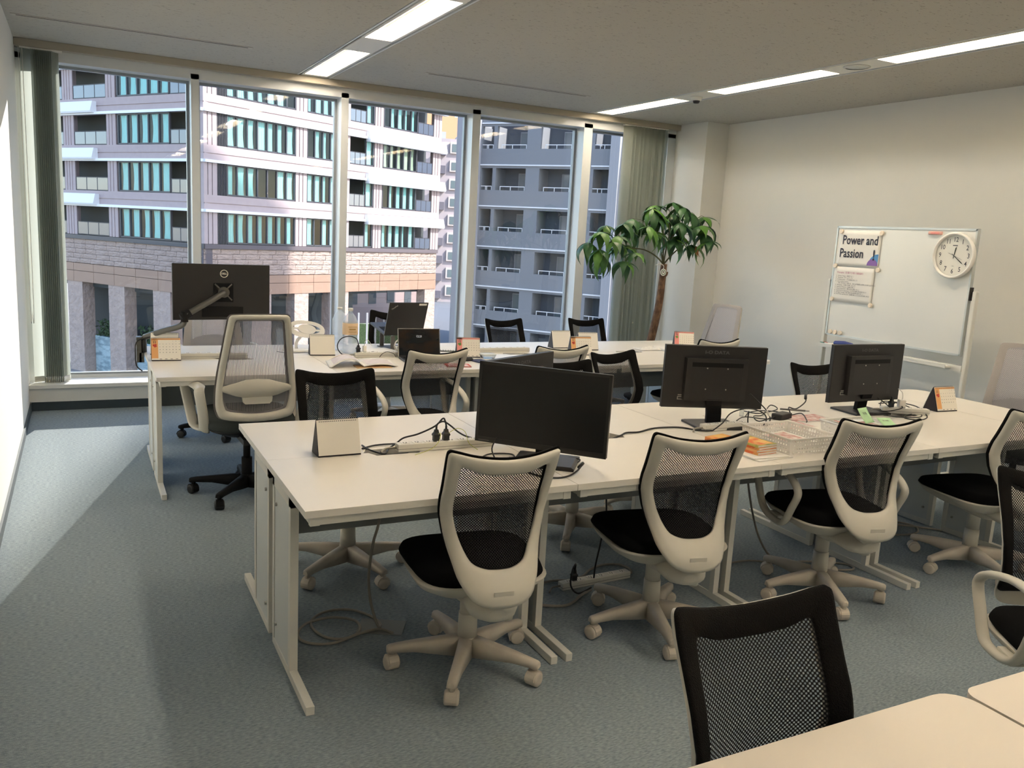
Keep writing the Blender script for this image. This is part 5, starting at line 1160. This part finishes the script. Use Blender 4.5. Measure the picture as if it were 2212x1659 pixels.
# ---- white oval stand
t = empty('oval_stand', (1.335, 5.78, TOP), 0, 'white oval plastic stand head on a round foot left of the water bottle', 'stand')
MB().lathe([(0, 0), (.095, 0), (.095, .006), (.085, .010), (0, .012)], c=(-.03, 0, 0), n=32).build('foot', 'paper', t)
MB().tube([(-.03, 0, .01), (-.025, .005, .06), (.02, .0, .115)], .011, 10).box(-.012, -.02, .09, .035, .02, .125).build('stem', 'paper', t)
oo = [(math.copysign(abs(math.cos(a)) ** .8, math.cos(a)) * .125, math.copysign(abs(math.sin(a)) ** .9, math.sin(a)) * .062) for a in [2 * PI * i / 32 for i in range(32)]]
ii = [(math.cos(a) * .095 , math.sin(a) * .036 + .004) for a in [2 * PI * i / 32 for i in range(32)]]
i3 = [(math.cos(a) * .062, math.sin(a) * .034) for a in [2 * PI * i / 32 for i in range(32)]]
b = MB(); b.T = Matrix.Translation((.04, -.01, .145)) @ Matrix.Rotation(.12, 4, 'Y') @ Matrix.Rotation(-.5, 4, 'X')
b.rings([[(x, y, z) for x, z in L] for L, y in ((oo, 0), (oo, .006), (ii, .006), (ii, 0), (oo, 0))], 0, False, True, False)
b.rings([[(x, y, z) for x, z in L] for L, y in ((i3, -.004), (i3, .008))], 0, True, True, False); b.box(-.10, 0, -.006, -.055, .006, .006).box(.055, 0, -.006, .10, .006, .006)
b.build('oval_head', 'paper', t)
cable('thin dark lead lying round the white stand foot', [(1.16, 5.72, .7025), (1.20, 5.66, .7025), (1.30, 5.64, .7025), (1.38, 5.66, .7025)], .0018)
# ---- magazine
t = empty('open_magazine', (1.555, 5.13, TOP), math.radians(-3), 'open magazine with a curling left page on the window island', 'magazine')
def pg(side, lift, yo=0):
    def fn(u, v):
        x = side * u * .215; hgt = lift * math.sin(min(1, u * 1.05) * PI) * (1 - .15 * v)
        return (x - (side < 0) * .0 - side * hgt * .25 + (.03 * v if side < 0 else .02 * v), (v - .5) * .27 + yo, .004 + hgt + (.004 if side > 0 else 0))
    return fn
MB().sheet(pg(-1, .050), 16, 5).build('left_page', 'paper', t, solid=.0012)
MB().sheet(pg(1, .012), 12, 5).build('right_page', 'paper', t, solid=.0012)
M['faint'] = mat('faint_text_print', rgb(214, 200, 204), .8, noise=(60, .2, rgb(236, 230, 226), (.3, 2, 1)))
for sd, lf in ((-1, .050), (1, .012)):
    fn0 = pg(sd, lf); MB().sheet(lambda u, v: tuple(Vector(fn0(.12 + u * .76, .12 + v * .7)) + Vector((0, 0, .0016))), 14, 4).build('page_print', 'faint', t)
fn1 = pg(-1, .050); MB().sheet(lambda u, v: tuple(Vector(fn1(.15 + u * .7, .88 + v * .03)) + Vector((0, 0, .0018))), 12, 1).build('red_rule', 'orange', t)
tag(MB().box(-.10, -.06, 0, .12, .05, .0035).build('envelope', mat('manila', rgb(214, 176, 128), .7), None, 0, (1.60, 5.03, TOP), -.04), 'manila envelope edge under the open magazine', 'envelope')
# ---- laptops
def laptop(x, y, z, yaw, W, D, open_deg, label, logo=None, screen=False, tilt=0):
    t = empty('laptop', (x, y, z), math.radians(yaw), label, 'laptop'); B_ = Matrix.Rotation(math.radians(tilt), 4, 'X')
    b = MB(); b.T = B_; b.box(-W / 2, -D, .0, W / 2, 0, .014, bev=.003); bs = b.build('base', 'black', t)
    b = MB(); b.T = B_
    for r in range(5):
        for k in range(13): b.box(-W * .43 + k * W * .066, -D * .30 - r * .019, .014, -W * .43 + k * W * .066 + .016, -D * .30 - r * .019 + .015, .0156)
    b.build('keyboard', 'blackm', bs); b = MB(); b.T = B_; b.box(-.05, -D * .95, .014, .05, -D * .70, .0146); b.build('touchpad', 'screen', bs)
    T = B_ @ Matrix.Translation((0, 0, .012)) @ Matrix.Rotation(math.radians(90 - open_deg), 4, 'X')
    b = MB(); b.T = T; b.box(-W / 2, -.002, 0, W / 2, .006, D * .93, bev=.0015); lid = b.build('lid', 'black', t)
    b = MB(); b.T = T; b.box(-W / 2 + .006, -.0032, .010, W / 2 - .006, -.0022, D * .93 - .006); b.build('screen', mat('lock_screen', rgb(26, 30, 34), .12, noise=(6, .1, rgb(48, 36, 28), (1, 1, 2))) if screen else M['screen'], lid)
    b = MB(); b.T = T; b.box(-W / 2 - .001, -.0025, 0, -W / 2 + .002, .0, D * .93).box(W / 2 - .002, -.0025, 0, W / 2 + .001, 0, D * .93).box(-W / 2, -.0025, D * .93 - .002, W / 2, 0, D * .93 + .001); b.build('lid_edge', 'chrome', lid)
    if screen:
        b = MB(); b.T = T; text_into(b, '12:21', .021, Matrix.Translation((0, -.0036, D * .93 * .72)) @ XZ, xs=.9); b.build('clock_text', mat('screen_text', rgb(170, 174, 178), .5, emit=((.6, .62, .65, 1), .35)), lid)
    if logo:
        b = MB(); b.T = T @ Matrix.Rotation(PI, 4, 'Z'); text_into(b, logo, .014, Matrix.Translation((-W * .36, -.0066, D * .93 * .86)) @ XZ @ Matrix.Rotation(.65, 4, 'Z'), off=.0004); b.build('lid_logo', mat('logo_silver', rgb(190, 188, 180), .4), lid)
        b = MB(); b.T = T @ Matrix.Rotation(PI, 4, 'Z'); b.box(W * .26, -.0068, D * .93 * .92, W * .46, -.0061, D * .93 * .98); b.build('asset_sticker', 'paper', lid)
    return t
laptop(2.03, 5.315, TOP, -6, .29, .205, 104, 'open laptop showing 12:21 on a dark screen, on the window island', screen=True)
lp = laptop(2.055, 5.72, TOP + .105, 186, .30, .262, 97, 'larger black laptop propped on a riser, lid back to the camera', logo='ThinkPad', tilt=-12)
t = empty('laptop_riser', (2.055, 5.83, TOP), math.radians(186), 'dark riser under the propped black laptop', 'laptop stand')
MB().box(-.12, -.10, 0, .12, .10, .006).box(-.10, .085, .006, -.07, .095, .100).box(.07, .085, .006, .10, .095, .100).box(-.11, -.08, .006, -.08, -.07, .13).box(.08, -.08, .006, .11, -.07, .13).build('frame', 'inkg', t)
tag(MB().box(-.03, -.008, 0, .03, .008, .012, bev=.003).build('usb_stick', 'reddish', None, 0, (1.885, 5.70, TOP), .3), 'small red gadget on papers beside the riser', 'gadget')
t = empty('charger', (1.925, 5.44, TOP + .034), .2, 'white square charger with wound white cable before the propped laptop', 'charger')
MB().box(-.022, -.018, 0, .022, .018, .034, bev=.004).build('body', 'paper', t)
b = MB()
for k in range(4): b.tube([(math.cos(a) * (.042 + .004 * k), -.014 + .008 * math.sin(a + k) - k * .004, .038 + math.sin(a) * (.038 + .004 * (k % 3)) + .004) for a in [j * 2 * PI / 8 for j in range(8)]], .0019, 6, closed=True, smoothn=3)
b.tube([(0, 0, .034), (-.005, 0, .07), (.01, .0, .115), (.03, 0, .09), (.05, 0, .06)], .002, 6); b.build('wound_cable', 'paper', t)
t = empty('charger', (1.68, 5.43, TOP + .034), 0, 'slim white plug charger next to the black plug by the bottle', 'charger')
MB().box(-.012, -.012, 0, .012, .012, .042, bev=.003).build('body', 'paper', t); MB().tube([(0, 0, .042), (.004, 0, .07), (.03, .02, .075), (.07, .05, .03)], .0015, 6).build('lead', 'paper', t)
plug(1.635, 5.425, TOP + .034, 'black plug in the strip behind the open magazine', up=.045)
cable('black cable arching from that strip plug behind the blank calendar', [(1.635, 5.425, .793), (1.62, 5.425, .825), (1.57, 5.43, .84), (1.52, 5.44, .82), (1.50, 5.45, .77), (1.53, 5.46, .72), (1.58, 5.46, .7045)], .0035)
cable('thin black cable drooping over the strip behind the magazine', [(1.77, 5.38, .7035), (1.79, 5.385, .725), (1.83, 5.40, .737), (1.87, 5.385, .725), (1.88, 5.37, .7035)], .002)
cable('dark cable tangle on the desk beside the propped laptop', [(1.72, 5.52, .705), (1.78, 5.56, .715), (1.82, 5.50, .71), (1.76, 5.50, .72), (1.82, 5.58, .706), (1.90, 5.60, .706), (1.86, 5.52, .715)], .0022)
cable('thin white cable in front of the 12:21 laptop', [(1.90, 5.16, .7025), (1.93, 5.20, .7025), (1.96, 5.26, .705), (2.0, 5.30, .73)], .0016, 'paper')
tag(MB().box(-.13, -.10, 0, .13, .10, .012).box(-.12, -.10, .012, .12, .09, .014).build('notebook', 'paper', None, 0, (1.83, 5.64, TOP), .25), 'pile of white papers between bottle and propped laptop', 'papers')
t = empty('spiral_notebook', (2.30, 5.72, TOP), -.2, 'open spiral notebook right of the laptops on the window island', 'notebook')
MB().box(-.15, -.10, 0, .15, .10, .008).build('pages', 'paper', t); b = MB()
for k in range(16): b.tube([(-.14 + k * .0185, -.10 + .006 * math.cos(a), .006 + .007 * math.sin(a)) for a in [j * PI / 3 for j in range(6)]], .0009, 4, closed=True, smoothn=0)
b.build('wire_coil', 'black', t)['kind'] = 'stuff'
MB().box(-.16, -.11, -.0, .16, -.092, .004).build('cover_edge', 'black', t)
t = empty('food_container', (2.52, 5.27, TOP), 0, 'small clear round-cornered plastic container beside the pink calendar', 'container')
M['clear'] = fresnel_glass('clear_plastic', (.9, .92, .92, 1), 1.5, .15, 3.0)
MB().rings([superring(0, 0, .045, .035, 0), superring(0, 0, .052, .042, .022), superring(0, 0, .054, .044, .023)]).build('body', 'clear', t); MB().rings([superring(0, 0, .055, .045, .0235), superring(0, 0, .055, .045, .030), superring(0, 0, .048, .038, .033)]).build('lid', 'legpanel', t)
tag(MB().box(-.05, -.06, 0, .05, .06, .006).build('notepad', mat('navy', rgb(40, 44, 84), .6), None, 0, (2.40, 5.14, TOP), .2), 'navy blue notebook before the pink calendar', 'notebook')
book(2.17, 4.98, TOP, -12, .16, .11, .006, 'thin red booklet in front of the 12:21 laptop', 'reddish', pm='photo')
tag(MB().rings([superring(0, 0, .035, .022, 0), superring(0, 0, .036, .023, .012), superring(0, 0, .022, .014, .024)]).build('computer_mouse', 'black', None, 0, (2.33, 5.18, TOP), .3), 'black mouse right of the 12:21 laptop', 'mouse')
# crumpled paper at the far right of the window island
t = empty('crumpled_wrapper', (4.13, 5.56, TOP), 0, 'crumpled white paper wrapper on the far end of the window island', 'paper')
rnd = random.Random(3); hts = [[.004 + rnd.random() * .022 * math.sin(PI * i / 10) * math.sin(PI * j / 6) for i in range(11)] for j in range(7)]
MB().sheet(lambda u, v: ((u - .5) * .30, (v - .5) * .16, hts[round(v * 6)][round(u * 10)]), 10, 6, smooth=False).build('sheet', 'paper', t, solid=.0006)
tag(MB().box(-.11, -.15, 0, .11, .15, .018, bev=.002).build('paper_pad', 'paper', None, 0, (4.33, 5.50, TOP), 1.5), 'pad of white paper behind the wide monitor on the window island', 'papers')
t = empty('glue_stick', (3.02, 3.25, TOP), 0, 'small clear capped tube standing behind the wide monitor', 'tube'); MB().lathe([(0, 0), (.011, 0), (.011, .075), (0, .075)], n=14).build('barrel', 'clear', t); MB().lathe([(0, .0755), (.0118, .0755), (.0118, .095), (0, .095)], n=14).build('cap', 'paper', t)
tag(MB().box(-.05, -.02, 0, .05, .02, .0015).build('paper_slip', 'paper2', None, 0, (2.87, 3.30, TOP), .2), 'cream slip of paper behind the wide monitor stand', 'paper')
